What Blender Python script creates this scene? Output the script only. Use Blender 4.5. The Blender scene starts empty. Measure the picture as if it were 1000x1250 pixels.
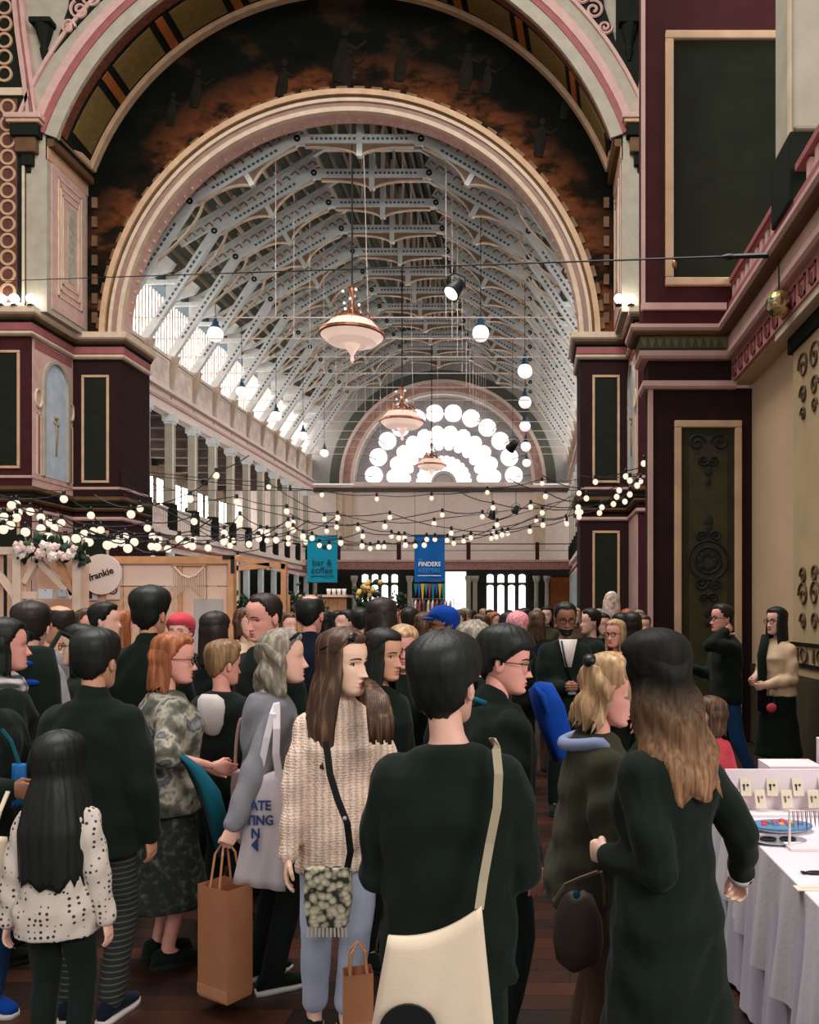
import bpy, math, random
import numpy as np
from math import sin, cos, pi, radians, sqrt, atan2
from mathutils import Vector, Matrix
random.seed(7); np.random.seed(7)
S = bpy.context.scene
COL = S.collection
# ---------------------------------------------------------------- camera, world, light, exposure
FPX, HX, HY, CH = 1000.0, 650.0, 752.0, 1.68          # focal length in px, vanishing point, eye height
cd = bpy.data.cameras.new('camera'); cam = bpy.data.objects.new('camera', cd); COL.objects.link(cam)
cam.location = (0, 0, CH); cam.rotation_euler = (pi/2, 0, 0)
cd.sensor_fit = 'VERTICAL'; cd.sensor_height = 36; cd.lens = 36*FPX/1250
cd.shift_x = (500-HX)/1250; cd.shift_y = (HY-625)/1250; cd.clip_start = .05; cd.clip_end = 300
S.camera = cam
w = bpy.data.worlds.new('world'); S.world = w; w.use_nodes = True
w.node_tree.nodes['Background'].inputs[0].default_value = (.98, .94, .91, 1)
w.node_tree.nodes['Background'].inputs[1].default_value = .8
def area(name, loc, rot, size, size_y, power, col):
    l = bpy.data.lights.new(name, 'AREA'); l.shape = 'RECTANGLE'; l.size = size; l.size_y = size_y
    l.energy = power; l.color = col
    o = bpy.data.objects.new(name, l); COL.objects.link(o); o.location = loc; o.rotation_euler = rot
    return o
area('dome_drum_daylight', (-5, 10, 27), (0, 0, 0), 16, 14, 8000, (1, .95, .92))
area('transept_fan_window_daylight', (14, -14, 13), (radians(72), 0, radians(38)), 9, 7, 3500, (1, .94, .9))
S.view_settings.view_transform = 'Standard'; S.view_settings.look = 'None'
S.view_settings.gamma = 1; S.view_settings.exposure = 0.0; S.view_settings.use_curve_mapping = False
S.cycles.use_denoising = True; S.cycles.max_bounces = 6; S.cycles.diffuse_bounces = 4
S.cycles.sample_clamp_indirect = 4
# ---------------------------------------------------------------- helpers
def P(px, py, d): return Vector(((px-HX)/FPX*d, d, CH+(HY-py)/FPX*d))
def c8(r, g, b): return tuple((v/255/12.92 if v <= 10 else ((v/255+.055)/1.055)**2.4) for v in (r, g, b))
class MB:
    def __init__(s): s.v = []; s.f = []
    def add(s, vs, fs):
        n = len(s.v); s.v += [tuple(v) for v in vs]; s.f += [tuple(i+n for i in f) for f in fs]; return s
    def box(s, x0, x1, y0, y1, z0, z1):
        x0, x1 = min(x0, x1), max(x0, x1); y0, y1 = min(y0, y1), max(y0, y1); z0, z1 = min(z0, z1), max(z0, z1)
        return s.add([(x0,y0,z0),(x1,y0,z0),(x1,y1,z0),(x0,y1,z0),(x0,y0,z1),(x1,y0,z1),(x1,y1,z1),(x0,y1,z1)],
                     [(0,3,2,1),(4,5,6,7),(0,1,5,4),(1,2,6,5),(2,3,7,6),(3,0,4,7)])
    def prism(s, pts, y0, y1):                          # polygon of (x,z) extruded along y
        n = len(pts)
        return s.add([(x,y0,z) for x,z in pts]+[(x,y1,z) for x,z in pts],
                     [tuple(range(n)), tuple(range(2*n-1, n-1, -1))]+[(i,i+n,(i+1)%n+n,(i+1)%n) for i in range(n)])
    def prism_yz(s, pts, x0, x1):                       # polygon of (y,z) extruded along x
        n = len(pts)
        return s.add([(x0,y,z) for y,z in pts]+[(x1,y,z) for y,z in pts],
                     [tuple(range(n)), tuple(range(2*n-1, n-1, -1))]+[(i,i+n,(i+1)%n+n,(i+1)%n) for i in range(n)])
    def prism_z(s, pts, z0, z1):
        n = len(pts)
        return s.add([(x,y,z0) for x,y in pts]+[(x,y,z1) for x,y in pts],
                     [tuple(range(n-1,-1,-1)), tuple(range(n, 2*n))]+[(i,(i+1)%n,(i+1)%n+n,i+n) for i in range(n)])
    def bar(s, a, b, wd, y0, y1):                       # flat bar in the xz plane
        ax, az = a; bx, bz = b; L = max(1e-6, math.hypot(bx-ax, bz-az)); nx, nz = -(bz-az)/L*wd/2, (bx-ax)/L*wd/2
        return s.prism([(ax-nx,az-nz),(bx-nx,bz-nz),(bx+nx,bz+nz),(ax+nx,az+nz)], y0, y1)
    def tube(s, pts, r, n=6, caps=True):
        pts = [Vector(p) for p in pts]; m = len(pts)
        rs = r if isinstance(r, (list, tuple)) else [r]*m
        base = len(s.v); t0 = (pts[1]-pts[0]).normalized()
        ref = Vector((0,0,1)) if abs(t0.z) < .9 else Vector((0,1,0))
        u = t0.cross(ref).normalized()
        for i in range(m):
            t = (pts[min(i+1,m-1)]-pts[max(i-1,0)]).normalized()
            u = (u-t*u.dot(t)).normalized(); w_ = t.cross(u)
            for k in range(n):
                a = 2*pi*k/n; s.v.append(tuple(pts[i]+(u*cos(a)+w_*sin(a))*rs[i]))
        for i in range(m-1):
            for k in range(n):
                s.f.append((base+i*n+k, base+i*n+(k+1)%n, base+(i+1)*n+(k+1)%n, base+(i+1)*n+k))
        if caps:
            s.f.append(tuple(base+k for k in range(n-1,-1,-1))); s.f.append(tuple(base+(m-1)*n+k for k in range(n)))
        return s
    def lathe(s, prof, c=(0,0,0), n=16):                # profile of (r,z)
        base = len(s.v); cx, cy, cz = c
        for r, z in prof:
            for k in range(n): s.v.append((cx+r*cos(2*pi*k/n), cy+r*sin(2*pi*k/n), cz+z))
        for i in range(len(prof)-1):
            for k in range(n): s.f.append((base+i*n+k, base+i*n+(k+1)%n, base+(i+1)*n+(k+1)%n, base+(i+1)*n+k))
        s.f.append(tuple(base+k for k in range(n-1,-1,-1))); q = base+(len(prof)-1)*n; s.f.append(tuple(q+k for k in range(n)))
        return s
    def ball(s, c, r, n=10, m=7):
        rx, ry, rz = r if isinstance(r, (tuple, list)) else (r, r, r); base = len(s.v); c = Vector(c)
        s.v.append((c.x, c.y, c.z-rz))
        for i in range(1, m):
            t = -pi/2+pi*i/m
            for k in range(n): s.v.append((c.x+rx*cos(t)*cos(2*pi*k/n), c.y+ry*cos(t)*sin(2*pi*k/n), c.z+rz*sin(t)))
        s.v.append((c.x, c.y, c.z+rz)); top = len(s.v)-1
        for k in range(n): s.f.append((base, base+1+(k+1)%n, base+1+k))
        for i in range(m-2):
            for k in range(n):
                a = base+1+i*n; s.f.append((a+k, a+(k+1)%n, a+n+(k+1)%n, a+n+k))
        a = base+1+(m-2)*n
        for k in range(n): s.f.append((a+k, a+(k+1)%n, top))
        return s
    def loft(s, rings, caps=True):                      # rings of equal point counts
        base = len(s.v); n = len(rings[0])
        for r in rings: s.v += [tuple(p) for p in r]
        for i in range(len(rings)-1):
            for k in range(n): s.f.append((base+i*n+k, base+i*n+(k+1)%n, base+(i+1)*n+(k+1)%n, base+(i+1)*n+k))
        if caps:
            s.f.append(tuple(base+k for k in range(n-1,-1,-1))); q = base+(len(rings)-1)*n; s.f.append(tuple(q+k for k in range(n)))
        return s
    def arch(s, prof, cx, cz, a0=0, a1=pi, n=64):       # closed profile of (radius, y) swept about the y axis
        rings = []
        for i in range(n+1):
            a = a0+(a1-a0)*i/n; rings.append([(cx+r*cos(a), y, cz+r*sin(a)) for r, y in prof])
        return s.loft(rings)
    def sweep(s, path, prof):                           # plan path of (x,y); closed profile of (out,z); out is right of travel
        rings = []; m = len(path)
        for i in range(m):
            d0 = d1 = None
            if i > 0: d0 = Vector((path[i][0]-path[i-1][0], path[i][1]-path[i-1][1])).normalized()
            if i < m-1: d1 = Vector((path[i+1][0]-path[i][0], path[i+1][1]-path[i][1])).normalized()
            d0 = d0 or d1; d1 = d1 or d0
            n0 = Vector((d0.y, -d0.x)); n1 = Vector((d1.y, -d1.x)); nn = (n0+n1); nn = nn/(nn.dot(n0))
            rings.append([(path[i][0]+nn.x*o, path[i][1]+nn.y*o, z) for o, z in prof])
        return s.loft(rings)
    def mesh(s, name, smooth=False):
        me = bpy.data.meshes.new(name); me.from_pydata(s.v, [], s.f)
        if smooth: me.polygons.foreach_set('use_smooth', [True]*len(me.polygons))
        me.update(); return me
    def build(s, name, mat, parent=None, smooth=False, world=False, bevel=0, **tags):
        o = bpy.data.objects.new(name, s.mesh(name, smooth)); COL.objects.link(o)
        if mat: o.data.materials.append(mat)
        if parent is not None:
            o.parent = parent
            if world:
                M_ = Matrix.Identity(4); p_ = parent
                while p_ is not None: M_ = p_.matrix_basis @ M_; p_ = p_.parent
                o.matrix_parent_inverse = M_.inverted()
        if bevel:
            b = o.modifiers.new('bevel', 'BEVEL'); b.width = bevel; b.segments = 2; b.limit_method = 'ANGLE'
        for k, v in tags.items():
            if v is not None: o[k] = v
        return o
def empty(name, loc=(0,0,0), rz=0, parent=None, **tags):
    o = bpy.data.objects.new(name, None); COL.objects.link(o); o.location = loc; o.rotation_euler = (0, 0, rz)
    o.empty_display_size = .1; o.parent = parent
    for k, v in tags.items():
        if v is not None: o[k] = v
    return o
def dup(o, parent=None):
    c = o.copy(); COL.objects.link(c); c.parent = parent
    for ch in list(o.children): dup(ch, c)
    return c
# ---------------------------------------------------------------- materials
MATS = {}
class NT:
    def __init__(s, name):
        s.m = bpy.data.materials.new(name); s.m.use_nodes = True; s.t = s.m.node_tree; s.b = s.t.nodes['Principled BSDF']
        s.tc = None
    def n(s, ty, **kw):
        nd = s.t.nodes.new(ty)
        for k, v in kw.items():
            if k.startswith('i_'): nd.inputs[k[2:].replace('_', ' ')].default_value = v
            else: setattr(nd, k, v)
        return nd
    def l(s, a, b): s.t.links.new(a, b)
    def co(s, scale=None, kind='Object'):
        if s.tc is None: s.tc = s.n('ShaderNodeTexCoord')
        if scale is None: return s.tc.outputs[kind]
        mp = s.n('ShaderNodeMapping'); mp.inputs['Scale'].default_value = scale; s.l(s.tc.outputs[kind], mp.inputs[0]); return mp.outputs[0]
    def ramp(s, fac, stops, interp='LINEAR'):
        r = s.n('ShaderNodeValToRGB'); r.color_ramp.interpolation = interp; e = r.color_ramp.elements
        while len(e) < len(stops): e.new(.5)
        for el, (p, c) in zip(e, stops): el.position = p; el.color = (*c, 1)
        s.l(fac, r.inputs[0]); return r.outputs[0]
    def mix(s, fac, a, b, blend='MIX'):
        m = s.n('ShaderNodeMix', data_type='RGBA', blend_type=blend)
        for sock, v in ((m.inputs[0], fac), (m.inputs[6], a), (m.inputs[7], b)):
            if hasattr(v, 'links') or hasattr(v, 'is_linked'): s.l(v, sock)
            elif isinstance(v, (int, float)): sock.default_value = v
            else: sock.default_value = (*v, 1)
        return m.outputs[2]
    def noise(s, scale, detail=3, vec=None, rough=.5):
        nd = s.n('ShaderNodeTexNoise', i_Scale=scale, i_Detail=detail, i_Roughness=rough)
        s.l(vec if vec is not None else s.co(), nd.inputs['Vector']); return nd.outputs[0]
    def bump(s, h, strength=.3, dist=.02):
        b = s.n('ShaderNodeBump'); b.inputs['Strength'].default_value = strength; b.inputs['Distance'].default_value = dist
        s.l(h, b.inputs['Height']); s.l(b.outputs[0], s.b.inputs['Normal'])
def mat(name, col=None, rough=.65, var=.12, scale=3, bump=0, bscale=30, bdist=.01, metal=0, spec=.3, emit=None, es=1, sheen=0):
    if name in MATS: return MATS[name]
    t = NT(name); b = t.b; col = col or (.5, .5, .5)
    b.inputs['Roughness'].default_value = rough; b.inputs['Metallic'].default_value = metal
    b.inputs['Specular IOR Level'].default_value = spec
    if var:
        nz = t.noise(scale, 4); lo = tuple(max(0, c*(1-var)) for c in col); hi = tuple(min(1, c*(1+var)) for c in col)
        t.l(t.ramp(nz, [(.3, lo), (.7, hi)]), b.inputs['Base Color'])
    else: b.inputs['Base Color'].default_value = (*col, 1)
    if bump: t.bump(t.noise(bscale, 3), bump, bdist)
    if sheen: b.inputs['Sheen Weight'].default_value = sheen
    if emit: b.inputs['Emission Color'].default_value = (*emit, 1); b.inputs['Emission Strength'].default_value = es
    MATS[name] = t.m; return t.m
CREAM = mat('cream_paint', c8(205, 185, 160), bump=.1)
PINKC = mat('pink_cream_paint', c8(196, 160, 150), var=.1)
ROSE = mat('rose_paint', c8(150, 88, 88), var=.12)
GREYC = mat('stone_grey_paint', c8(165, 158, 140), var=.1)
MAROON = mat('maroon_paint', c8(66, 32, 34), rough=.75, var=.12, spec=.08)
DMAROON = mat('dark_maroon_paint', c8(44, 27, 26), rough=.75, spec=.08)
GREEN = mat('dark_green_panel_paint', c8(34, 38, 30), rough=.8, var=.15, spec=.06)
OLIVE = mat('olive_gold_paint', c8(128, 108, 58), var=.18, scale=5)
GOLD = mat('ochre_moulding_paint', c8(198, 164, 130), rough=.6)
ORANGE = mat('burnt_orange_paint', c8(168, 98, 44), var=.15)
BLACKP = mat('black_green_paint', c8(30, 34, 28), rough=.8, spec=.06)
BROWNG = mat('brown_gilt_paint', c8(98, 70, 46), var=.2)
BEIGE = mat('beige_plaster', c8(200, 172, 138), var=.06, scale=1.5)
NWHITE = mat('nave_white_paint', c8(230, 214, 204), var=.06)
BLUEW = mat('pale_blue_truss_paint', c8(214, 222, 220), var=.08)
TAN = mat('tan_edge_paint', c8(186, 150, 120), var=.08)
TEAL = mat('teal_board_paint', c8(70, 96, 108), var=.1)
ROOFB = mat('roof_board_paint', c8(72, 78, 68), var=.2, scale=6)
DARKW = mat('dark_wood', c8(58, 40, 30), rough=.45, var=.3, scale=6)
BLK = mat('black_metal', c8(20, 24, 24), rough=.4, var=0)
WIRE = mat('cable_black', c8(30, 32, 30), rough=.6, var=0)
DAY = mat('daylit_glass', (.9, .9, .9), var=0, emit=(1, .92, .9), es=2.2)
DAYS = mat('daylit_clerestory_glass', (.9, .9, .9), var=0, emit=(1, .95, .95), es=14)
WARMB = mat('lit_bulb_glass', (.12, .1, .08), var=0, emit=(1, .84, .66), es=1.05)
GLOBE = mat('opal_globe_glass', (.9, .9, .9), var=0, rough=.3, emit=(1, .95, .93), es=.75)
def struct(name, loc=(0,0,0)): return empty(name, loc, kind='structure')
# ================================================================ THE SETTING
Xc = -6.65
def mir(path): return [(2*Xc-x, y) for x, y in reversed(path)]
def band(parent, path, z0, z1, out, m, name='moulding', lip=0):
    o0 = -.04
    pr = [(o0, z0), (out-lip, z0), (out, z0+min(lip, (z1-z0)*.6)), (out, z1), (o0, z1)] if lip else [(o0, z0), (out, z0), (out, z1), (o0, z1)]
    return MB().sweep(path, pr).build(name, m, parent)
def panel(parent, x0, x1, z0, z1, y, fw=.1, fm=None, pm=None, t=.05):   # framed panel on a wall facing -y
    f = MB()
    f.box(x0, x1, y-t, y+.01, z1-fw, z1).box(x0, x1, y-t, y+.01, z0, z0+fw).box(x0, x0+fw, y-t, y+.01, z0+fw, z1-fw).box(x1-fw, x1, y-t, y+.01, z0+fw, z1-fw)
    g = f.build('panel_frame', fm or GOLD, parent, bevel=.015)
    p = MB().box(x0+fw*.9, x1-fw*.9, y-.012, y+.01, z0+fw*.9, z1-fw*.9).build('panel', pm or GREEN, parent)
    return p
# floor: boards laid across the hall; single boards near the camera
t = NT('floor_boards'); wv = t.n('ShaderNodeTexBrick'); wv.inputs['Scale'].default_value = 1
wv.inputs['Brick Width'].default_value = 2.4; wv.inputs['Row Height'].default_value = .13; wv.inputs['Mortar Size'].default_value = .004
wv.inputs['Color1'].default_value = (*c8(50, 31, 23), 1); wv.inputs['Color2'].default_value = (*c8(38, 25, 20), 1); wv.inputs['Mortar'].default_value = (*c8(20, 15, 12), 1)
t.l(t.co(), wv.inputs['Vector']); t.l(wv.outputs[0], t.b.inputs['Base Color']); t.b.inputs['Roughness'].default_value = .38
FLOORM = t.m
floor = MB().box(-34, 16, -4, 66, -.2, -.012).build('floor', FLOORM, kind='structure')
pw = [mat('floor_board_%s' % n, c8(*c), rough=.36, var=.35, scale=2.2) for n, c in (('umber', (50, 30, 22)), ('walnut', (38, 25, 20)), ('russet', (64, 36, 25)))]
pm_ = []
for k in range(3):
    me = MB().box(0, 2.39, 0, .127, -.02, 0).mesh('plank'); me.materials.append(pw[k]); pm_.append(me)
for j in range(56):
    off = random.choice((0, .6, 1.2, 1.8))
    for i in range(5):
        o = bpy.data.objects.new('plank', pm_[random.choice((0, 0, 1, 1, 2))]); COL.objects.link(o); o.parent = floor
        o.location = (-5.2+i*2.392-off, 2.2+j*.13, 0)
# ---------------- crossing piers and the great arch
LX = -16.86
pl = [(-21, 27.5), (LX, 27.5), (LX, 30), (-15.05, 30), (-15.05, 32)]
for side, path in (('left', pl), ('right', mir(pl))):
    wr = struct('wall_crossing_pier_'+side)
    xx = [p[0] for p in path]; fl = side == 'left'
    mx = (lambda x: x) if fl else (lambda x: 2*Xc-x)
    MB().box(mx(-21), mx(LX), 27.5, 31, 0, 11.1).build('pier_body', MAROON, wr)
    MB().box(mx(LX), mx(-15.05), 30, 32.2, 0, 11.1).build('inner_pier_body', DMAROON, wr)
    for z0, z1, o, m in ((11.72, 11.98, .34, CREAM), (11.6, 11.72, .26, BROWNG), (11.5, 11.6, .2, BLACKP), (11.2, 11.5, .13, ROSE), (11.06, 11.2, .17, CREAM),
                         (6.3, 6.4, .05, PINKC), (5.84, 6.02, .22, BROWNG), (5.62, 5.84, .12, BLACKP), (5.5, 5.62, .16, BROWNG), (5.16, 5.3, .09, PINKC), (0, .5, .1, BLACKP)):
        band(wr, path, z0, z1, o, m, lip=min(.06, o/2))
    for a, b, y, ps in ((-18.6, -17.2, 27.5, ((6.63, 10.6), (1.0, 4.9))), (-16.5, -15.5, 30, ((6.55, 10.5), (1.0, 4.8)))):
        for z0, z1 in ps:
            x0, x1 = sorted((mx(a), mx(b))); panel(wr, x0, x1, z0, z1, y, .09)
    # painted return of the pier, with its arched niche
    s = 1 if fl else -1
    MB().box(mx(LX-.02), mx(LX+.03), 27.6, 30, .5, 5.16).box(mx(LX-.02), mx(LX+.03), 27.6, 30, 6.0, 11.06).build('return_facing', PINKC, wr)
    yc, r, zs = 28.9, .68, 9.75
    poly = [(yc-r, 6.5)]+[(yc-r*cos(a), zs+r*1.15*sin(a)) for a in np.linspace(0, pi, 17)]+[(yc+r, 6.5)]
    MB().prism_yz(poly, mx(LX+.02), mx(LX+.045)).build('niche_painting', mat('niche_pale_blue', c8(178, 190, 200), var=.12, scale=2.5), wr)
    fr = MB(); po = [(yc+(y-yc)*1.17, zs+(z-zs)*1.13 if z > zs else z) for y, z in poly]
    n = len(poly)
    for i in range(n-1):
        fr.add([(mx(LX+.03), *poly[i]), (mx(LX+.03), *poly[i+1]), (mx(LX+.03), *po[i+1]), (mx(LX+.03), *po[i]),
                (mx(LX+.12), *poly[i]), (mx(LX+.12), *poly[i+1]), (mx(LX+.12), *po[i+1]), (mx(LX+.12), *po[i])],
               [(4,5,6,7),(0,1,5,4),(1,2,6,5),(2,3,7,6),(3,0,4,7),(0,3,2,1)])
    fr.build('niche_frame', GREYC, wr)
    fg = MB(); fg.tube([(mx(LX+.06), yc, 7.3), (mx(LX+.06), yc+.03, 8.1), (mx(LX+.06), yc-.02, 8.5)], [.02, .06, .03], 8).ball((mx(LX+.06), yc-.02, 8.65), .09)
    fg.tube([(mx(LX+.06), yc-.16, 8.5), (mx(LX+.06), yc, 8.4), (mx(LX+.06), yc+.18, 8.42)], .03, 6)
    fg.build('niche_figure', mat('niche_ochre_figure', c8(150, 128, 96)), wr, smooth=True)
    md = MB()
    for yy in (yc-1.0, yc+.93):
        pts = [(mx(LX+.05), yy+.19*cos(a), 9.1+.3*sin(a)) for a in np.linspace(0, 2*pi, 21)]
        md.tube(pts, .045, 5, caps=False)
        md.box(mx(LX+.03), mx(LX+.06), yy-.1, yy-.06, 6.5, 8.6).box(mx(LX+.03), mx(LX+.06), yy+.1, yy+.14, 6.5, 8.6).box(mx(LX+.03), mx(LX+.06), yy-.1, yy+.14, 8.56, 8.6)
    md.build('niche_medallion', CREAM, wr)
    rs = MB()
    for yy in (yc-1.0, yc+.93): rs.box(mx(LX+.03), mx(LX+.045), yy-.05, yy+.09, 6.55, 8.5)
    rs.box(mx(LX+.03), mx(LX+.05), 27.7, 29.9, 10.75, 11.0)
    rs.build('return_inlay', ROSE, wr)
    # jamb above the cornice
    JX = -16.3
    MB().box(mx(-21), mx(JX), 27.5, 31, 11.9, 18).build('jamb_body', GREYC, wr)
    jf = MB().box(mx(JX-.02), mx(JX+.03), 27.75, 29.85, 12.1, 17.3).build('jamb_facing', PINKC, wr)
    jp = MB()
    for k, (g, zz) in enumerate(((.35, .35), (.5, .6), (.62, .85))):
        a, b, c, d = 27.75+g, 29.85-g*.8, 12.3+zz, 17.1-zz
        for (y0, y1, z0, z1) in ((a, b, c, c+.05), (a, b, d-.05, d), (a, a+.05, c, d), (b-.05, b, c, d)): jp.box(mx(JX+.02), mx(JX+.06), y0, y1, z0, z1)
    jp.build('jamb_panel_moulding', ROSE if False else CREAM, wr)
    MB().box(mx(JX+.02), mx(JX+.045), 28.7, 29.1, 13.4, 16).build('jamb_painting', mat('jamb_painting_sage', c8(160, 158, 140), var=.25, scale=6), wr)
    pp = [(-21, 27.5), (JX, 27.5), (JX, 30)]; pp = pp if fl else mir(pp)
    for z0, z1, o, m in ((17.9, 18.15, .3, GOLD), (17.7, 17.9, .2, BLACKP), (17.45, 17.7, .24, BROWNG), (17.0, 17.45, .04, TAN)):
        band(wr, pp[1:] if fl else pp[:-1], z0, z1, o, m, lip=.05)
    # ring-pattern pilaster on the front of the jamb
    a0, a1 = sorted((mx(-18.1), mx(-17.0)))
    MB().box(a0, a1, 27.44, 27.52, 12.0, 19.2).build('pilaster', BLACKP, wr)
    e = MB().box(a0, a0+.08, 27.4, 27.5, 12.1, 18.9).box(a1-.08, a1, 27.4, 27.5, 12.1, 18.9).box(a0, a1, 27.38, 27.5, 19.1, 19.35).box(a0, a1, 27.38, 27.5, 11.95, 12.15)
    e.build('pilaster_edge', CREAM, wr)
    cx = (a0+a1)/2
    MB().box(cx-.3, cx+.3, 27.42, 27.5, 12.2, 19).build('pilaster_field', mat('pilaster_field_brown', c8(92, 56, 46), var=.15), wr)
    ring = MB().arch([(.19, 0), (.27, 0), (.27, .05), (.19, .05)], 0, 0, 0, 2*pi, 18).mesh('ornament_ring'); ring.materials.append(TAN)
    for k in range(12):
        o = bpy.data.objects.new('ornament_ring', ring); COL.objects.link(o); o.parent = wr; o.location = (cx, 27.38, 12.55+k*.56)
    MB().box(a0-.9, a1, 27.42, 27.52, 19.4, 26.5).build('upper_pilaster', BLACKP, wr)
    for k in range(9):
        o = bpy.data.objects.new('ornament_ring', ring); COL.objects.link(o); o.parent = wr; o.location = (cx-.1, 27.36, 19.8+k*.56)
    # corbel under the springing of the arch
    cz = 18.05; x0 = mx(-16.9)
    for q, (dx, z0, z1, m) in enumerate(((.62, cz+.12, cz+.3, PINKC), (.55, cz, cz+.12, GOLD), (.46, cz-.4, cz, BLACKP), (.34, cz-.9, cz-.4, BROWNG), (.2, cz-1.3, cz-.9, BLACKP), (.08, cz-1.5, cz-1.3, BLACKP))):
        MB().box(x0-dx, x0+dx, 27.5-dx*.7, 27.52, z0, z1).build('corbel', m, wr, bevel=.03)
# arch soffit (barrel between the front arch and the lunette wall)
wa = struct('wall_crossing_arch')
CZ, RF, RB = 14.4, 9.85, 10.2
AS = math.asin(3.6/RB)
def soffit(y0, y1, a0, a1, inset, n=8):
    m = MB(); rings = []
    for i in range(n+1):
        a = a0+(a1-a0)*i/n; q = []
        for y, dr in ((y0, 0), (y1, 0), (y1, .25), (y0, .25)):
            r = RF+(RB-RF)*(y-27.5)/2.5-inset+dr; q.append((Xc+r*cos(a), y, CZ+r*sin(a)))
        rings.append(q)
    return m.loft(rings)
soffit(27.5, 30, AS, pi-AS, 0, 64).build('soffit', BLACKP, wa)
soffit(27.55, 27.95, AS, pi-AS, .03, 64).build('soffit_pattern_band', mat('soffit_pattern_red', c8(108, 62, 44), var=.5, scale=9), wa)
na = 9; st = (pi-2*AS)/na
for k in range(na):
    a = AS+st*k
    soffit(28.15, 29.65, a+st*.16, a+st*.84, .03).build('soffit_panel', OLIVE, wa)
    if k < na-1: soffit(28.1, 29.7, a+st*.94, a+st*1.06, .04, 3).build('soffit_rib', ORANGE, wa)
MB().arch([(RB-.22, 29.75), (RB-.05, 29.75), (RB-.05, 30.02), (RB-.22, 30.02)], Xc, CZ, AS, pi-AS).build('lunette_bead', GOLD, wa)
for r0, r1, y, m in ((RF, RF+.42, 27.42, GREYC), (RF+.42, RF+.62, 27.38, ROSE), (RF+.62, RF+.9, 27.34, PINKC), (RF+.9, RF+1.3, 27.4, GREYC), (RF+1.3, RF+1.42, 27.3, PINKC)):
    MB().arch([(r0, y), (r1, y), (r1, 27.6), (r0, 27.6)], Xc, CZ, AS-.02, pi-AS+.02).build('archivolt_band', m, wa)
# spandrel wall above the great arch
m = MB(); N = 48
def outl(a):
    dx, dz = cos(a), sin(a); t_ = []
    if dx > 1e-4: t_.append((7.8-Xc)/dx)
    if dx < -1e-4: t_.append((-21-Xc)/dx)
    if dz > 1e-4: t_.append((27.5-CZ)/dz)
    return min(t_)
aa = np.linspace(AS, pi-AS, N+1); vs = []
for a in aa:
    R2 = outl(a); vs += [(Xc+(RF+.1)*cos(a), 27.5, CZ+(RF+.1)*sin(a)), (Xc+R2*cos(a), 27.5, CZ+R2*sin(a))]
m.add(vs, [(2*i, 2*i+1, 2*i+3, 2*i+2) for i in range(N)])
for s_ in (-1, 1): m.box(-21 if s_ < 0 else 2.95, -16.2 if s_ < 0 else 7.8, 27.53, 27.9, 18, 27)
m.build('spandrel_wall', GREYC, wa)
def spiral(mb, cx, cz, r, turns, y, a0=0, dirn=1, th=.035, n=26):
    pts = []
    for i in range(n):
        f = i/(n-1); a = a0+dirn*turns*2*pi*f; rr = r*(1-.88*f); pts.append((cx+rr*cos(a), y, cz+rr*sin(a)))
    return mb.tube(pts, th, 5)
def pxpoly(pts, d, y0, y1): return MB().prism([(P(x, y, d).x, P(x, y, d).z) for x, y in pts], y0, y1)
for fx in (lambda x: x, lambda x: 2*411-x):
    pts = [(fx(x), y) for x, y in ((66, 66), (74, 40), (84, 10), (88, -20), (150, -20), (120, 5), (95, 32))]
    if fx(0) > 0: pts = pts[::-1]
    pxpoly(pts, 27.4, 27.36, 27.5).build('spandrel_panel', BLACKP, wa)
    sp = MB()
    for (x, y, r, a0) in ((83, 33, 9, 0), (97, 12, 12, 2), (112, -4, 12, 3)):
        c = P(fx(x), y, 27.33); spiral(sp, c.x, c.z, r*.0275, 1.6, 27.33, a0, 1 if fx(0) == 0 else -1, .05)
    sp.build('spandrel_scroll', PINKC, wa)
# flank arch that springs from the same corbel, and small dark capital
for fx in (lambda x: x, lambda x: 2*411-x):
    for (dx, m_, yy) in ((0, PINKC, 27.3), (7, ROSE, 27.27), (9, PINKC, 27.29)):
        q = [(14+dx, -20), (20+dx, 40), (27+dx, 90), (34+dx, 141)]; wd = 6 if dx == 0 else 2 if dx == 7 else 5
        pts = [(fx(x), y) for x, y in q]+[(fx(x+wd*(1 if y < 130 else .6)), y) for x, y in q[::-1]]
        pxpoly(pts, 27.4, yy, 27.5).build('flank_arch_band', m_, wa)
    c0 = P(fx(54), 28, 27.4)
    MB().box(c0.x-.36, c0.x+.36, 27.1, 27.5, c0.z-.16, c0.z+.02).build('bracket_capital', BLACKP, wa, bevel=.03)
    MB().lathe([(.05, -1.1), (.14, -.75), (.1, -.65), (.22, -.3), (.3, 0)], (c0.x, 27.4, c0.z-.16), 10).build('bracket_drop', BLACKP, wa)
# lunette wall with mural, arched opening
t = NT('mural_clouds'); nz = t.noise(.42, 6, t.co((1, 1, 1.7)), .62)
sep = t.n('ShaderNodeSeparateXYZ'); t.l(t.co(), sep.inputs[0]); mr = t.n('ShaderNodeMapRange'); mr.inputs[1].default_value = 9.0; mr.inputs[2].default_value = 12.4
vd = t.n('ShaderNodeVectorMath', operation='DISTANCE'); t.l(t.co(), vd.inputs[0]); vd.inputs[1].default_value = (Xc, 30, 11.75); t.l(vd.outputs['Value'], mr.inputs[0])
low = t.ramp(nz, [(.34, c8(15, 16, 12)), (.44, c8(40, 26, 18)), (.55, c8(118, 67, 39)), (.65, c8(62, 36, 24)), (.78, c8(26, 22, 18))])
high = t.ramp(nz, [(.35, c8(11, 14, 11)), (.55, c8(16, 17, 12)), (.66, c8(46, 33, 21)), (.8, c8(18, 17, 13))])
fac = t.ramp(mr.outputs[0], [(.0, (0, 0, 0)), (.5, (1, 1, 1))])
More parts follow.
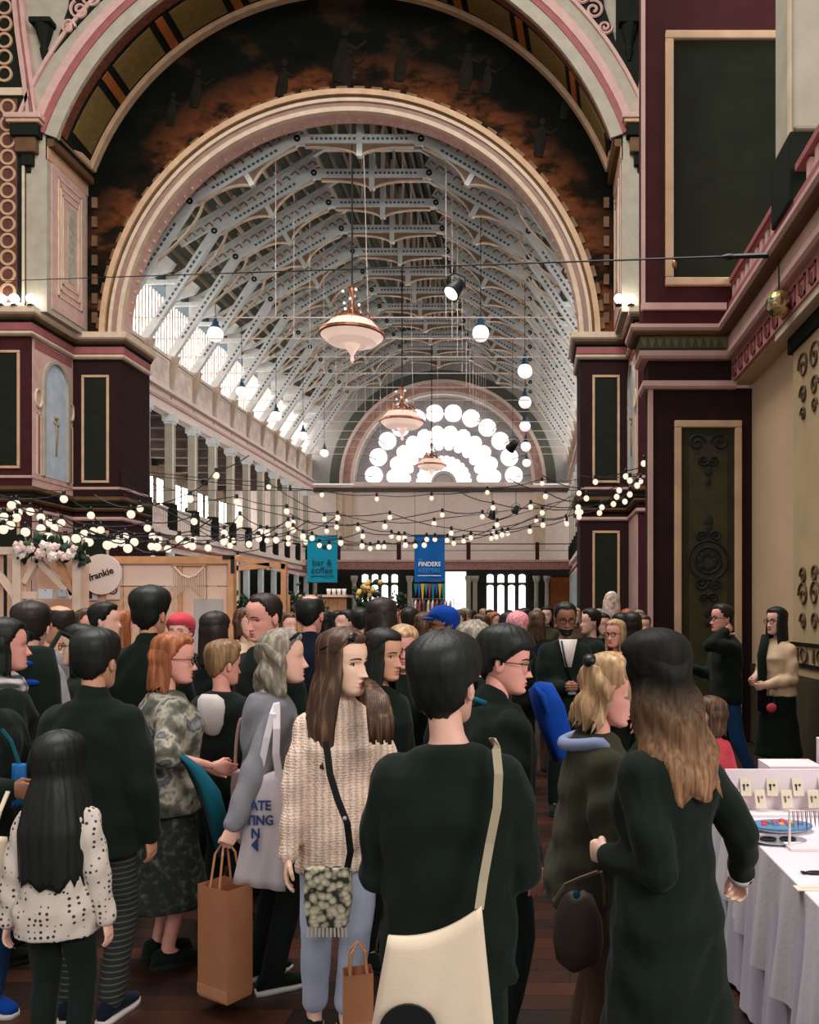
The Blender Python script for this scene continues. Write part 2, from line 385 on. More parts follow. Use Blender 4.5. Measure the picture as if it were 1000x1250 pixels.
t.l(t.mix(fac, low, high), t.b.inputs['Base Color']); t.b.inputs['Roughness'].default_value = .9; t.b.inputs['Specular IOR Level'].default_value = .04; MURAL = t.m
AZ, AR, AO = 11.75, 8.38, 9.2
m = MB(); vs = []; N = 72
for i in range(N+1):
    a = pi*i/N; dx, dz = cos(a), sin(a)
    c = AZ-CZ; B_ = dz*c; disc = B_*B_-(c*c-RB*RB); r2 = -B_+sqrt(disc)
    if abs(dx) > 1e-6: r2 = min(r2, 9.62/abs(dx))
    for y in (30.0, 30.3): vs += [(Xc+(AR+.3)*dx, y, AZ+(AR+.3)*dz), (Xc+(r2+.1)*dx, y, AZ+(r2+.1)*dz)]
for i in range(N):
    b = 4*i; m.f += [(b, b+1, b+5, b+4), (b+2, b+6, b+7, b+3), (b, b+4, b+6, b+2)]
m.v = vs; m.build('mural_wall', MURAL, wa)
# faint painted figures of the mural, in low relief
fgm = mat('mural_figure_umber', c8(27, 23, 16), var=.3, scale=3, spec=.05)
for (x, y, k) in ((345, 95, 1), (418, 62, 1.3), (425, 80, .9), (490, 70, 1), (570, 78, 1.1), (595, 90, .8), (240, 105, .9), (660, 165, .9), (210, 130, .8), (690, 125, .7)):
    c = P(x, y, 30); f_ = MB(); h = .9*k
    f_.tube([(c.x-.1*k, 29.98, c.z-h), (c.x, 29.98, c.z-.3*k), (c.x+.05*k, 29.98, c.z+.35*k)], [.2*k, .24*k, .1*k], 7).ball((c.x+.08*k, 29.98, c.z+.55*k), (.12*k, .05, .15*k), 8, 6)
    f_.tube([(c.x, 29.98, c.z+.25*k), (c.x+.4*k, 29.98, c.z+.05*k), (c.x+.7*k, 29.98, c.z+.3*k)], [.08*k, .06*k, .04*k], 6)
    f_.v = [(vx, 29.99-(29.99-vy)*.12 if vy < 29.99 else 29.99+.0, vz) for vx, vy, vz in f_.v]
    f_.build('mural_figure', fgm, wa)
for r0, r1, y, mm in ((AR, AR+.16, 29.9, CREAM), (AR+.16, AR+.34, 29.94, mat('archivolt_mauve', c8(150, 120, 108))), (AR+.34, AR+.46, 29.86, CREAM), (AR+.46, AR+.56, 29.9, BROWNG), (AR+.56, AR+.76, 29.8, GOLD)):
    MB().arch([(r0, y), (r1, y), (r1, 30.1), (r0, 30.1)], Xc, AZ, 0, pi, 72).build('opening_archivolt_band', mm, wa)
MB().arch([(AR+.005, 29.98), (AR+.3, 29.98), (AR+.3, 30.7), (AR+.005, 30.7)], Xc, AZ, 0, pi, 72).build('opening_reveal', PINKC, wa)
db = MB().box(-.2, .2, 29.95, 30.02, AR+.78, AR+.94).mesh('border_block'); db.materials.append(mat('border_block_ochre', c8(104, 78, 52), var=.4, scale=2))
for k in range(44):
    o = bpy.data.objects.new('border_block', db); COL.objects.link(o); o.parent = wa; o.location = (Xc, 0, AZ); o.rotation_euler = (0, radians(-86+172*k/43), 0)
for s_ in (-1, 1):
    for k in range(7):
        MB().box(Xc+s_*9.36-.1, Xc+s_*9.36+.1, 29.93, 30.02, 12.4+k*.7, 12.78+k*.7).build('border_block', MATS['border_block_ochre'], wa)
rvt = MB()
for k in range(60):
    a = radians(8+164*k/59); rvt.ball((Xc+(AR-.02)*cos(a), 30.45, AZ+(AR-.02)*sin(a)), .07, 6, 4)
rvt.build('reveal_beading', GOLD, wa, kind='stuff')
# ---------------- nave: side walls with galleries
BAY = 2.43; Y0 = 31.55; NB = 12; YE = 60.0
HWN = 9.45                                            # half width of the nave
def lattice(mb, x, y0, y1, z0, z1, n, w_=.05):
    mb.box(x-.05, x+.05, y0, y1, z1-.09, z1).box(x-.05, x+.05, y0, y1, z0, z0+.08)
    for k in range(n):
        y = y0+(y1-y0)*(k+.5)/n; mb.box(x-.03, x+.03, y-w_/2, y+w_/2, z0, z1)
for side, s in (('left', -1), ('right', 1)):
    wn = struct('wall_nave_'+side)
    X = Xc+s*HWN; out = lambda d: X+s*d
    ym = (Y0-.3, YE)
    def slab(name, d0, d1, z0, z1, m): return MB().box(out(d0), out(d1), ym[0], ym[1], z0, z1).build(name, m, wn)
    slab('gallery_back_wall', 6.4, 6.7, 0, 11.5, mat('gallery_wall_buff', c8(200, 184, 164)))
    slab('gallery_ceiling', 0, 6.6, 10.95, 11.1, mat('gallery_ceiling_brown', c8(70, 56, 46), var=.2))
    slab('gallery_floor_slab', .1, 6.6, 5.05, 5.3, DARKW)
    slab('architrave', -.1, .35, 10.6, 11.0, NWHITE); slab('architrave_fillet', -.18, .35, 11.0, 11.12, PINKC)
    slab('frieze', -.02, .35, 11.12, 11.45, NWHITE); slab('frieze_cornice', -.28, .35, 11.45, 11.6, NWHITE)
    slab('parapet_wall', .02, .3, 11.6, 13.0, NWHITE); slab('parapet_cap', -.1, .34, 13.0, 13.14, NWHITE)
    slab('gallery_beam', -.02, .4, 4.5, 5.2, mat('gallery_beam_paint', c8(226, 204, 194), var=.08)); slab('gallery_beam_cornice', -.25, .4, 5.2, 5.45, NWHITE); slab('gallery_beam_fillet', -.12, .4, 4.75, 4.87, ROSE)
    # gallery ceiling beams and upper windows
    bm_ = MB().box(out(.3), out(6.4), -.12, .12, 10.6, 10.96).mesh('ceiling_beam'); bm_.materials.append(MATS['gallery_ceiling_brown'])
    cm = MB().box(X-.17, X+.17, -.17, .17, 5.45, 10.3).mesh('gallery_column'); cm.materials.append(GREYC)
    ccap = MB().box(X-.26, X+.26, -.26, .26, 10.3, 10.62).box(X-.2, X+.2, -.2, .2, 10.2, 10.3).mesh('capital'); ccap.materials.append(BLUEW)
    cped = MB().box(X-.23, X+.23, -.23, .23, 5.4, 6.65).mesh('pedestal'); cped.materials.append(BLACKP)
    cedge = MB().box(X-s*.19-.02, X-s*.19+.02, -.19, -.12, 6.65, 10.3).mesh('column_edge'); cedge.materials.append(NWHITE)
    lcm = MB().box(X-.14, X+.14, -.14, .14, 0, 4.5).mesh('lower_column'); lcm.materials.append(BLUEW)
    bal = MB(); lattice(bal, X, .26, BAY-.26, 5.5, 6.5, 9); bal.box(X-.02, X+.02, .26, BAY-.26, 6.1, 6.15); balm = bal.mesh('balustrade'); balm.materials.append(NWHITE)
    ppm = MB().box(X-s*-.0-.06, X+.06, .32, BAY-.32, 11.78, 12.85).mesh('parapet_panel'); ppm.materials.append(mat('parapet_panel_paint', c8(214, 198, 186), var=.2, scale=2.2))
    pfr = MB(); a, b = X-s*.02-.07, X-s*.02+.07
    for (y0, y1, z0, z1) in ((.28, BAY-.28, 11.72, 11.79), (.28, BAY-.28, 12.84, 12.91), (.28, .34, 11.72, 12.91), (BAY-.34, BAY-.28, 11.72, 12.91)): pfr.box(a, b, y0, y1, z0, z1)
    pfrm = pfr.mesh('parapet_panel_frame'); pfrm.materials.append(NWHITE)
    cor = MB(); rr = []
    for z, dpt, wd in ((11.3, .04, .02), (11.8, .12, .05), (12.5, .24, .09), (13.2, .4, .13)): rr.append([(X, -wd, z), (X-s*dpt, -wd, z), (X-s*dpt, wd, z), (X, wd, z)])
    corm = cor.loft(rr).mesh('truss_corbel'); corm.materials.append(mat('corbel_tan_grey', c8(190, 172, 152)))
    def put(me, y): o = bpy.data.objects.new(me.name.split('.')[0], me); COL.objects.link(o); o.parent = wn; o.location = (0, y, 0); return o
    wn_m = MB().box(out(6.36), out(6.42), -.42, .42, 8.3, 9.9).mesh('gallery_window'); wn_m.materials.append(DAYS)
    wf = MB(); xa, xb = sorted((out(6.3), out(6.45)))
    for (y0, y1, z0, z1) in ((-.5, -.42, 8.2, 10), (.42, .5, 8.2, 10), (-.5, .5, 8.2, 8.3), (-.5, .5, 9.9, 10), (-.03, .03, 8.3, 9.9)): wf.box(xa, xb, y0, y1, z0, z1)
    wfm = wf.mesh('gallery_window_frame'); wfm.materials.append(NWHITE)
    for k in range(NB):
        y = Y0+k*BAY
        if y > YE-.5: continue
        put(bm_, y)
        if k > 0:
            put(cm, y); put(ccap, y); put(cped, y); put(cedge, y); put(lcm, y); put(corm, y)
        if y+BAY < YE+.6: put(balm, y); put(ppm, y); put(pfrm, y)
        put(wn_m, y+.7); put(wfm, y+.7)
        if k % 1 == 0: put(wn_m, y+1.8); put(wfm, y+1.8)
    # clerestory: mullions in front of daylit glass
    slab('clerestory_glass', 1.02, 1.06, 13.1, 16.6, DAYS)
    slab('clerestory_sill', .2, 1.1, 12.9, 13.14, NWHITE); slab('eaves_plate', .2, 1.4, 16.3, 16.75, TEAL)
    mu = MB().box(out(.8), out(1.02), -.065, .065, 13.1, 16.4).mesh('mullion'); mu.materials.append(NWHITE)
    nm = 96
    for k in range(nm): put(mu, Y0-.2+(YE-Y0)*k/nm)
    # dark doorways on the gallery back wall, blue brackets
    for k in (6, 9):
        y = Y0+k*BAY; pts = [(y-.8, 5.3)]+[(y-.8*cos(a), 8.0+.8*sin(a)) for a in np.linspace(0, pi, 11)]+[(y+.8, 5.3)]
        MB().prism_yz(pts, out(6.33), out(6.42)).build('gallery_doorway', BLACKP, wn)
# ---------------- nave roof: boards, purlins, trusses
ce = struct('ceiling')
HE, ZE, ZR = 10.7, 16.7, 23.4
for s in (-1, 1):
    m = MB(); a = (Xc+s*HE, ZE); b = (Xc, ZR)
    m.bar(a, b, .08, Y0-.4, YE+.2).build('roof_slope', ROOFB, ce)
    sl = (ZR-ZE)/HE
    for k in range(22):
        f = (k+.5)/22; x = Xc+s*HE*(1-f); z = ZE+(ZR-ZE)*f-.12
        MB().bar((x-s*.06, z-.06*sl), (x+s*.06, z-.06*sl+.0), .16, Y0-.3, YE).build('purlin', mat('purlin_khaki', c8(112, 106, 86), var=.1) if k % 4 else GREYC, ce)
# truss: polygonal lower chord, ornamented upper chord, hangers, curved braces
T = {'Base': (9.5, 13.05), 'A': (6.5, 17.6), 'B': (2.38, 20.0)}
tr = empty('truss'); tr.parent = ce
lo = MB(); up = MB(); cut = MB(); arc = MB(); web = MB(); bolt = MB(); hang = MB(); wav = MB(); brk = MB(); til = MB()
def seg(p, q, f): return (p[0]+(q[0]-p[0])*f, p[1]+(q[1]-p[1])*f)
def mixr(s, p): return (s*p[0], p[1])
yt = .12
for s in (-1, 1):
    bs, A, B = mixr(s, T['Base']), mixr(s, T['A']), mixr(s, T['B'])
    lo.bar(bs, A, .34, -yt, yt); lo.bar(A, B, .34, -yt, yt)
    U0, U1 = (s*9.6, 16.55), (s*2.0, 21.05)
    up.bar(U0, U1, .12, -.09, .09)
    # wave board between the chords
    W0, W1 = (s*8.0, 17.15), (s*2.3, 20.55)
    up.bar(W0, W1, .42, -.03, .03)
    for k in range(16):
        c = seg(W0, W1, (k+.5)/16); r = .15
        pts = [(c[0]+s*(-r*1.1+2.2*r*i/7), -.06, c[1]-.02+r*sin(pi*i/7)*(.9 if i < 5 else .5)-.35*r+ (-s*0)) for i in range(8)]
        wav.tube(pts, .035, 4)
        wav.v = wav.v
    for p, q in ((bs, A), (A, B)):
        for f in np.linspace(.22, .8, 15): c0 = seg(p, q, f-.012); c1 = seg(p, q, f+.014); cut.bar(c0, c1, .09, -yt-.012, -yt+.005)
    for c in (A, B): bolt.arch([(.05, -yt-.03), (.13, -yt-.03), (.13, -yt), (.05, -yt)], c[0], c[1], 0, 2*pi, 10)
    # hanger and curved braces below AB
    Mx = seg(A, B, .5); nx, nz = -(B[1]-A[1]), (B[0]-A[0]); L = math.hypot(nx, nz); nx, nz = nx/L, nz/L
    if nz > 0: nx, nz = -nx, -nz
    Hb = (Mx[0]+nx*.66, Mx[1]+nz*.66); hang.bar(Mx, Hb, .2, -.1, .1)
    def brace(p0, pc, p1, wdt=.055):
        pts = [((1-u)**2*p0[0]+2*u*(1-u)*pc[0]+u*u*p1[0], (1-u)**2*p0[1]+2*u*(1-u)*pc[1]+u*u*p1[1]) for u in np.linspace(0, 1, 9)]
        for i in range(8): arc.bar(pts[i], pts[i+1], wdt, -.06, .06)
        return pts
    for E in (A, B):
        q = seg(Mx, E, .92); ctl = seg(Mx, E, .28); pts = brace(Hb, (ctl[0]+nx*.02, ctl[1]+nz*.02), (q[0]+nx*.25, q[1]+nz*.25))
        for i in range(8):
            a_, b_ = pts[i], pts[i+1]; fa, fb = i/8, (i+1)/8
            web.prism([a_, b_, seg(Mx, q, fb), seg(Mx, q, fa)], -.03, .03)
        for f in (.4, .75):
            c = seg(Mx, E, f); til.bar(c, (c[0]-nx*.9, c[1]-nz*.9), .07, -.05, .05)
    # brace along the strut and curled bracket at the eaves
    pts = brace(seg(bs, A, .45), (A[0]*.92, A[1]-.9), seg(A, B, .12))
    brk.prism([(s*9.6, 15.6), (s*8.35, 16.0), (s*8.15, 16.3), (s*8.5, 16.6), (s*9.6, 16.9)], -.1, .1)
    brk.bar(seg(bs, A, .55), (s*9.6, 15.5), .16, -.06, .06)
lo.bar((-T['B'][0], T['B'][1]), T['B'], .34, -yt, yt)
for f in np.linspace(.12, .88, 21):
    x = -2.38+4.76*f
    if abs(x) > .15: cut.bar((x-.05, 20.0), (x+.05, 20.0), .09, -yt-.012, -yt+.005)
hang.bar((0, 20.9), (0, 19.35), .22, -.1, .1)
for s in (-1, 1):
    pts = [((1-u)**2*0+2*u*(1-u)*s*.35+u*u*s*2.1, (1-u)**2*19.35+2*u*(1-u)*19.75+u*u*19.72) for u in np.linspace(0, 1, 9)]
    for i in range(8):
        arc.bar(pts[i], pts[i+1], .055, -.06, .06)
        web.prism([pts[i], pts[i+1], (pts[i+1][0], 19.85), (pts[i][0], 19.85)][::s], -.03, .03)
    til.bar((s*.9, 20.1), (s*.9, 22.7), .09, -.05, .05)
up.bar((-2.0, 21.05), (2.0, 21.05), .14, -.09, .09); til.bar((0, 20.9), (0, 23.3), .16, -.07, .07)
for mb, nm_, mm in ((lo, 'lower_chord', BLUEW), (up, 'upper_chord', BLUEW), (cut, 'chord_cutwork', TEAL), (arc, 'curved_brace', CREAM), (web, 'brace_web', mat('brace_web_khaki', c8(132, 110, 90))), (bolt, 'bolt_plate', BLK),
                    (hang, 'hanger', BLUEW), (wav, 'wave_ornament', mat('wave_ornament_rust', c8(140, 108, 86))), (brk, 'eaves_bracket', BLUEW), (til, 'tie_post', NWHITE)):
    mb.build(nm_, mm, tr)
tr.location = (Xc, Y0, 0)
for k in range(1, NB):
    o = dup(tr, ce); o.location = (Xc, Y0+k*BAY, 0)
# iron tie rods and hangers
for k in range(NB):
    y = Y0+k*BAY; MB().tube([(Xc-9.4, y+.2, 13.25), (Xc+9.4, y+.2, 13.25)], .022, 5).build('tie_rod', NWHITE, ce)
    for dx in (-3.3, 3.3): MB().tube([(Xc+dx, y+.2, 13.25), (Xc+dx, y+.2, 19.4)], .012, 4).build('drop_rod', NWHITE, ce)
# ---------------- end wall with fan window
we = struct('wall_end'); XE, ZA, RI, RO = -6.55, 11.4, 6.6, 7.55
ENDW = mat('end_wall_paint', c8(232, 216, 204), var=.06)
MB().box(Xc-HWN-7, Xc+HWN+7, YE, YE+.4, 5.3, 11.0).build('end_wall_plaster', ENDW, we)
m = MB(); vs = []; N = 40
for i in range(N+1):
    a = pi*i/N; r2 = min(11/max(1e-4, abs(cos(a))), 12.5/max(1e-4, sin(a)))
    vs += [(XE+RI*cos(a), YE, ZA+RI*sin(a)), (XE+r2*cos(a), YE, ZA+r2*sin(a))]
m.add(vs, [(2*i, 2*i+1, 2*i+3, 2*i+2) for i in range(N)]).build('gable_wall', mat('gable_grey_paint', c8(172, 175, 172), var=.08), we)
MB().arch([(RO+.05, YE-.04), (RO+.75, YE-.04), (RO+.75, YE+.05), (RO+.05, YE+.05)], XE, ZA, 0, pi, 48).build('gable_dark_band', mat('gable_green_grey', c8(84, 92, 84)), we)
for r0, r1, y, mm in ((RI-.1, RI+.15, YE-.2, NWHITE), (RI+.15, RI+.72, YE-.1, mat('fan_arch_pink_stencil', c8(184, 152, 142), var=.25, scale=3)), (RI+.72, RO, YE-.25, NWHITE)):
    MB().arch([(r0, y), (r1, y), (r1, YE+.1), (r0, YE+.1)], XE, ZA, 0, pi, 48).build('fan_arch_band', mm, we)
MB().arch([(RI-.1, YE), (RI, YE), (RI, YE+1.3), (RI-.1, YE+1.3)], XE, ZA, 0, pi, 48).build('fan_reveal', mat('fan_reveal_grey', c8(150, 148, 140)), we)
wf = MB().prism([(XE+RI*cos(a), ZA+RI*sin(a)) for a in np.linspace(0, pi, 49)], YE+1.0, YE+1.1).build('fan_tracery', mat('fan_tracery_grey', c8(184, 184, 192), var=.05), we)
k_ = 61/60*.06
def disc(cx, cz, r, n=22): return [(cx+r*cos(2*pi*i/n), cz+r*sin(2*pi*i/n)) for i in range(n)]
def pane(pts): return MB().prism(pts, YE+.95, YE+1.02).build('fan_pane', DAY, we)
CXF, CZF = P(542, 590, 61).x, P(542, 590, 61).z
for i in range(12):
    a = radians(6.5+167/11*i); pane(disc(CXF+86*.061*cos(a), CZF+86*.061*sin(a), 10.6*.061))
def petal(r0, w0, r1, w1, a, n=8):
    pts = []
    for i in range(n+1):
        t_ = -pi/2+pi*i/n; pts.append((r1+w1*cos(t_), w1*sin(t_)))
    for i in range(n+1):
        t_ = pi/2+pi*i/n; pts.append((r0+w0*cos(t_), w0*sin(t_)))
    return [(CXF+.061*(u*cos(a)-v*sin(a)), CZF+.061*(u*sin(a)+v*cos(a))) for u, v in pts]
for i in range(12):
    a = radians(7.5+165/11*i); pane(petal(46, 5.4, 62, 8.4, a))
for i in range(14):
    a = radians(5.5+169/13*i); pane(petal(17, 1.6, 30, 3.7, a))
MB().arch([(10*.061, YE+.9), (12*.061, YE+.9), (12*.061, YE+1.02), (10*.061, YE+1.02)], CXF, CZF, 0, pi, 20).build('fan_hub', GREYC, we)
for a in np.linspace(.12, pi-.12, 13):
    MB().tube([(XE+(RI-1.25)*cos(a), YE+.9, ZA+(RI-1.25)*sin(a)), (XE+(RI-.05)*cos(a), YE+.9, ZA+(RI-.05)*sin(a))], .04, 4).build('fan_spoke', GREYC, we)
MB().box(Xc-HWN-.2, Xc+HWN+.2, YE-.25, YE+.1, 11.05, 11.25).box(XE-6.4, XE+6.4, YE-.5, YE+1.2, 11.1, 11.42).build('end_sill', NWHITE, we)
MB().box(Xc-HWN-.2, Xc+HWN+.2, YE-.2, YE+.1, 10.75, 11.03).build('end_frieze', mat('end_frieze_stencil', c8(92, 76, 66), var=.5, scale=5), we)
for x in (415, 427, 655, 662, 705):
    c = P(x, 600, 60).x; MB().box(c-.22, c+.22, YE-.15, YE+.05, 6.6, 10.75).build('end_pilaster', CREAM, we)
# end gallery: cornice, rail, ground-floor arcade
MB().box(Xc-HWN, Xc+HWN, YE-2.6, YE, 5.2, 5.4).build('end_gallery_floor', DARKW, we)
YG = YE-2.6
def zy(y): return P(0, y, YG).z
MB().box(Xc-HWN, Xc+HWN, YG-.1, YG+.3, zy(695), zy(686)).build('end_gallery_beam', mat('end_gallery_rose', c8(156, 110, 100), var=.3, scale=8), we)
MB().box(Xc-HWN, Xc+HWN, YG-.2, YG+.3, zy(686), zy(683.5)).build('end_gallery_cornice', PINKC, we)
rl = MB().tube([(Xc-HWN, YG, zy(664)), (Xc+HWN, YG, zy(664))], .035, 5).tube([(Xc-HWN, YG, zy(672)), (Xc+HWN, YG, zy(672))], .02, 5).build('end_gallery_rail', BLK, we)
for x in (413, 487, 572, 656, 700):
    c = P(x, 670, YG).x; MB().box(c-.14, c+.14, YG-.1, YG+.1, zy(684), zy(662)).build('rail_post', MAROON, we)
YB = YE+1.5
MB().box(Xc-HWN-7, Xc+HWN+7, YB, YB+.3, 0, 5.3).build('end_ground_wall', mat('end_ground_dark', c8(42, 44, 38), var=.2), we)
for x in (384, 432, 500, 572, 580, 655, 668, 700):
    c = P(x, 720, YG).x; MB().lathe([(.24, 0), (.24, .5), (.17, .55), (.15, 4.0), (.26, 4.3), (.26, 4.5)], (c, YG+.1, 0), 10).build('end_column', GREYC, we)
for (xa, xb) in ((440, 488), (592, 644)):
    for i in range(4):
        c = xa+(xb-xa)*(i+.5)/4; w2 = (xb-xa)/4*.31
        for (yt_, yb) in ((701, 711), (714, 770)):
            p0, p1 = P(c-w2, yt_, YB), P(c+w2, yb, YB); r = (p1.x-p0.x)/2; cx = (p0.x+p1.x)/2
            pts = [(p0.x, p1.z)]+[(cx-r*cos(a), p0.z-r*.6+r*.6*sin(a)) for a in np.linspace(0, pi, 9)]+[(p1.x, p1.z)]
            MB().prism(pts, YB-.08, YB-.02).build('lancet_pane', DAY, we)
p0, p1 = P(544, 698, YB), P(569, 770, YB); MB().box(p0.x, p1.x, YB-.07, YB-.02, p1.z, p0.z).build('white_doorway', DAY, we)
p0, p1 = P(672, 705, YB), P(697, 770, YB); MB().box(p0.x, p1.x, YB-.1, YB-.02, p1.z, p0.z).build('ochre_recess', ORANGE, we)
# ---------------- near right pier, balcony and side wall
wp = struct('wall_right_pier'); YP = 11.0; PX0, PX1 = 1.573, 2.95
Z = lambda y: P(0, y, YP).z
X_ = lambda x: P(x, 0, YP).x
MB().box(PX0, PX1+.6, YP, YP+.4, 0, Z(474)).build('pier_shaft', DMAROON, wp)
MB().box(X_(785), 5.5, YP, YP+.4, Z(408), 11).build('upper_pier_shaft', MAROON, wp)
MB().box(PX0-.02, PX0+.045, YP-.03, YP+.04, 0, Z(476)).build('pier_edge_bead', PINKC, wp)
MB().box(X_(785)-.02, X_(785)+.03, YP-.02, YP+.04, Z(372), 11).build('upper_edge_bead', PINKC, wp)
pp = panel(wp, X_(823), X_(905), .35, Z(514), YP, .095, GOLD, mat('pier_panel_olive', c8(54, 52, 40), var=.15, rough=.85, spec=.06), .06)
MB().box(X_(841), X_(888), YP-.02, YP, .5, Z(532)).build('panel_field', mat('pier_panel_field', c8(66, 61, 44), var=.15, scale=5, rough=.85, spec=.06), wp)
sc = MB(); cx = X_(864); ys = YP-.03
for (x, y, r, tn, a0, dr) in ((850, 541, 11, 1.5, 0, 1), (878, 541, 11, 1.5, pi, -1), (858, 562, 7, 1.4, 0, -1), (870, 562, 7, 1.4, pi, 1), (855, 655, 7, 1.4, 0, 1), (873, 655, 7, 1.4, pi, -1),
                             (864, 684, 16, 1.01, 0, 1), (864, 684, 24, 1.0, 0, 1), (855, 712, 8, 1.4, 0, -1), (873, 712, 8, 1.4, pi, 1), (858, 730, 6, 1.4, 0, 1), (870, 730, 6, 1.4, pi, -1)):
    c = P(x, y, YP)
    if r >= 16: sc.tube([(c.x+r*.011*cos(a), ys, c.z+r*.011*sin(a)) for a in np.linspace(0, 2*pi, 25)], .018, 5)
    else: spiral(sc, c.x, c.z, r*.011, tn, ys, a0, dr, .02)
for yy in (684,):
    for k in range(8): a = 2*pi*k/8; c = P(864+9*cos(a), yy+9*sin(a), YP); sc.ball((c.x, ys, c.z), (.05, .012, .05), 8, 5)
for (y, r) in ((575, 5), (588, 4), (636, 6), (646, 5), (748, 5), (760, 4)): c = P(864, y, YP); sc.ball((c.x, ys, c.z), (r*.011, .012, r*.014), 8, 5)
sc.build('panel_scrollwork', mat('scroll_dark_green', c8(26, 29, 22)), wp)
panel(wp, X_(812), X_(992), Z(350), Z(40), YP, .11, GOLD, mat('upper_panel_green', c8(36, 38, 29), var=.12, rough=.85, spec=.05), .06)
BX = 2.72
path = [(PX0, YP+.4), (PX0, YP), (BX, YP), (BX, 4.5)]
for y0, y1, o, m in ((476, 467, .1, PINKC), (441, 432, .15, PINKC), (431, 415, .14, mat('zigzag_olive', c8(110, 100, 74))), (415, 411, .24, BROWNG), (411, 404, .28, PINKC)):
    band(wp, path[:3] if y0 in (476, 431) else path, Z(y0), Z(y1), o, m, lip=.03)
band(wp, path[:3], Z(467), Z(441), .02, DMAROON)
band(wp, path[2:], Z(431), Z(415), .12, mat('balcony_cream', c8(206, 172, 152)), 'balcony_fillet')
MB().box(BX, PX1+.3, 4.5, YP, Z(470), Z(404)).build('balcony_slab', BEIGE, wp)
band(wp, path[2:], Z(468), Z(441), .05, mat('balcony_fascia_rose', c8(172, 118, 112), var=.1), 'fascia')
band(wp, path[2:], Z(404), Z(372), .02, MATS['balcony_cream'], 'balcony_plinth')
band(wp, path[2:], Z(378), Z(371), .09, ROSE, 'balcony_plinth_cap')
key = MB()
for k in range(20):
    y = 5.0+k*.3
    for (y0, y1, z0, z1) in ((0, .2, .17, .2), (0, .03, 0, .2), (0, .13, 0, .03), (.1, .13, 0, .12), (.17, .2, .05, .2)): key.box(BX-.062, BX-.04, y+y0, y+y1, Z(465)+z0, Z(465)+z1)
key.build('fascia_key_pattern', mat('fascia_key_red', c8(128, 66, 66)), wp)
zz = MB()
for k in range(11):
    x = X_(775)+k*.105; zz.prism([(x, Z(430)), (x+.052, Z(417)), (x+.105, Z(430))], YP-.155, YP-.135)
zz.build('zigzag_ornament', mat('zigzag_dark', c8(66, 66, 48)), wp)
MB().box(X_(785)-.03, 2.6, YP-.05, YP+.02, Z(379), Z(371)).build('upper_base_moulding', PINKC, wp)
# balcony balustrade
zr = 6.2
MB().box(BX-.09, BX+.1, 8.95, YP, zr-.07, zr).box(BX-.06, BX+.06, 8.95, YP, zr-.12, zr-.07).build('balcony_handrail', ROSE, wp)
for k in range(9): MB().box(BX-.05, BX+.05, 9.1+k*.22, 9.2+k*.22, Z(372), zr-.1).build('baluster', PINKC, wp, bevel=.015)
MB().box(BX-.13, BX+.5, 8.25, 8.9, Z(372), 6.56).build('column_pedestal', BLACKP, wp, bevel=.02)
MB().box(BX-.1, BX+.5, 8.2, 8.85, 6.56, 10.5).build('balcony_column', GREYC, wp, bevel=.03)
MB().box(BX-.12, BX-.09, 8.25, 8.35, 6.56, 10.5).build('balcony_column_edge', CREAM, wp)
for k in range(8): MB().box(BX-.05, BX+.05, 6.2+k*.24, 6.3+k*.24, Z(372), zr-.1).build('baluster', PINKC, wp)
MB().box(BX-.09, BX+.1, 6, 8.2, zr-.07, zr).build('balcony_handrail', ROSE, wp)
# side wall
wr = struct('wall_right')
MB().box(PX1, PX1+.3, 3.5, YP+.2, 0, 4.9).build('wall_plaster', BEIGE, wr)
MB().box(PX1-.1, PX1+.1, 5.6, 8.95, 0, 4.55).build('wall_pilaster', mat('pilaster_sand', c8(182, 160, 122), var=.08), wr)
for z0, z1, d, m in ((4.72, 4.9, .26, CREAM), (4.55, 4.72, .14, BLACKP), (1.36, 1.4, .115, BLACKP), (1.14, 1.18, .115, BLACKP), (0, 1.05, .13, mat('dado_olive', c8(66, 60, 42), var=.15))):
    MB().box(PX1-d, PX1+.1, 5.5, 8.95+d*.5, z0, z1).build('pilaster_band', m, wr)
MB().box(PX1-.02, PX1+.1, 5.5, YP, 0, 1.05).build('wall_dado', MATS['dado_olive'], wr)
ps = MB()
def spy(mb, y, z, r, a0, dr, tn=1.5):
    pts = []
    for i in range(24):
        f = i/23; a = a0+dr*tn*2*pi*f; rr = r*(1-.88*f); pts.append((PX1-.11, y+rr*cos(a), z+rr*sin(a)))
    mb.tube(pts, .014, 5)
for (z, r) in ((4.3, .16), (4.0, .11), (3.8, .08), (2.1, .1), (1.9, .15), (1.62, .1)):
    spy(ps, 8.6, z, r, 0, 1); spy(ps, 8.25, z, r, pi, -1)
for k in range(4):
    ps.tube([(PX1-.118, 8.55-k*.5+.1*cos(a), 1.27+.075*sin(a)) for a in np.linspace(0, 2*pi, 17)], .013, 5)
    ps.box(PX1-.12, PX1-.1, 8.75-k*.5, 8.79-k*.5, 1.2, 1.34)
ps.build('pilaster_scrollwork', mat('scroll_umber', c8(92, 72, 50)), wr)
# far ends of the hall, outside the arch
wl = MB().box(-24, -20.9, 4, 31, 0, 27).build('wall_left', mat('crossing_far_wall', c8(110, 84, 76), var=.15), kind='structure')
MB().box(5.2, 8.2, 13.2, 31, 0, 27).build('wall_right_back', MATS['crossing_far_wall'], kind='structure')
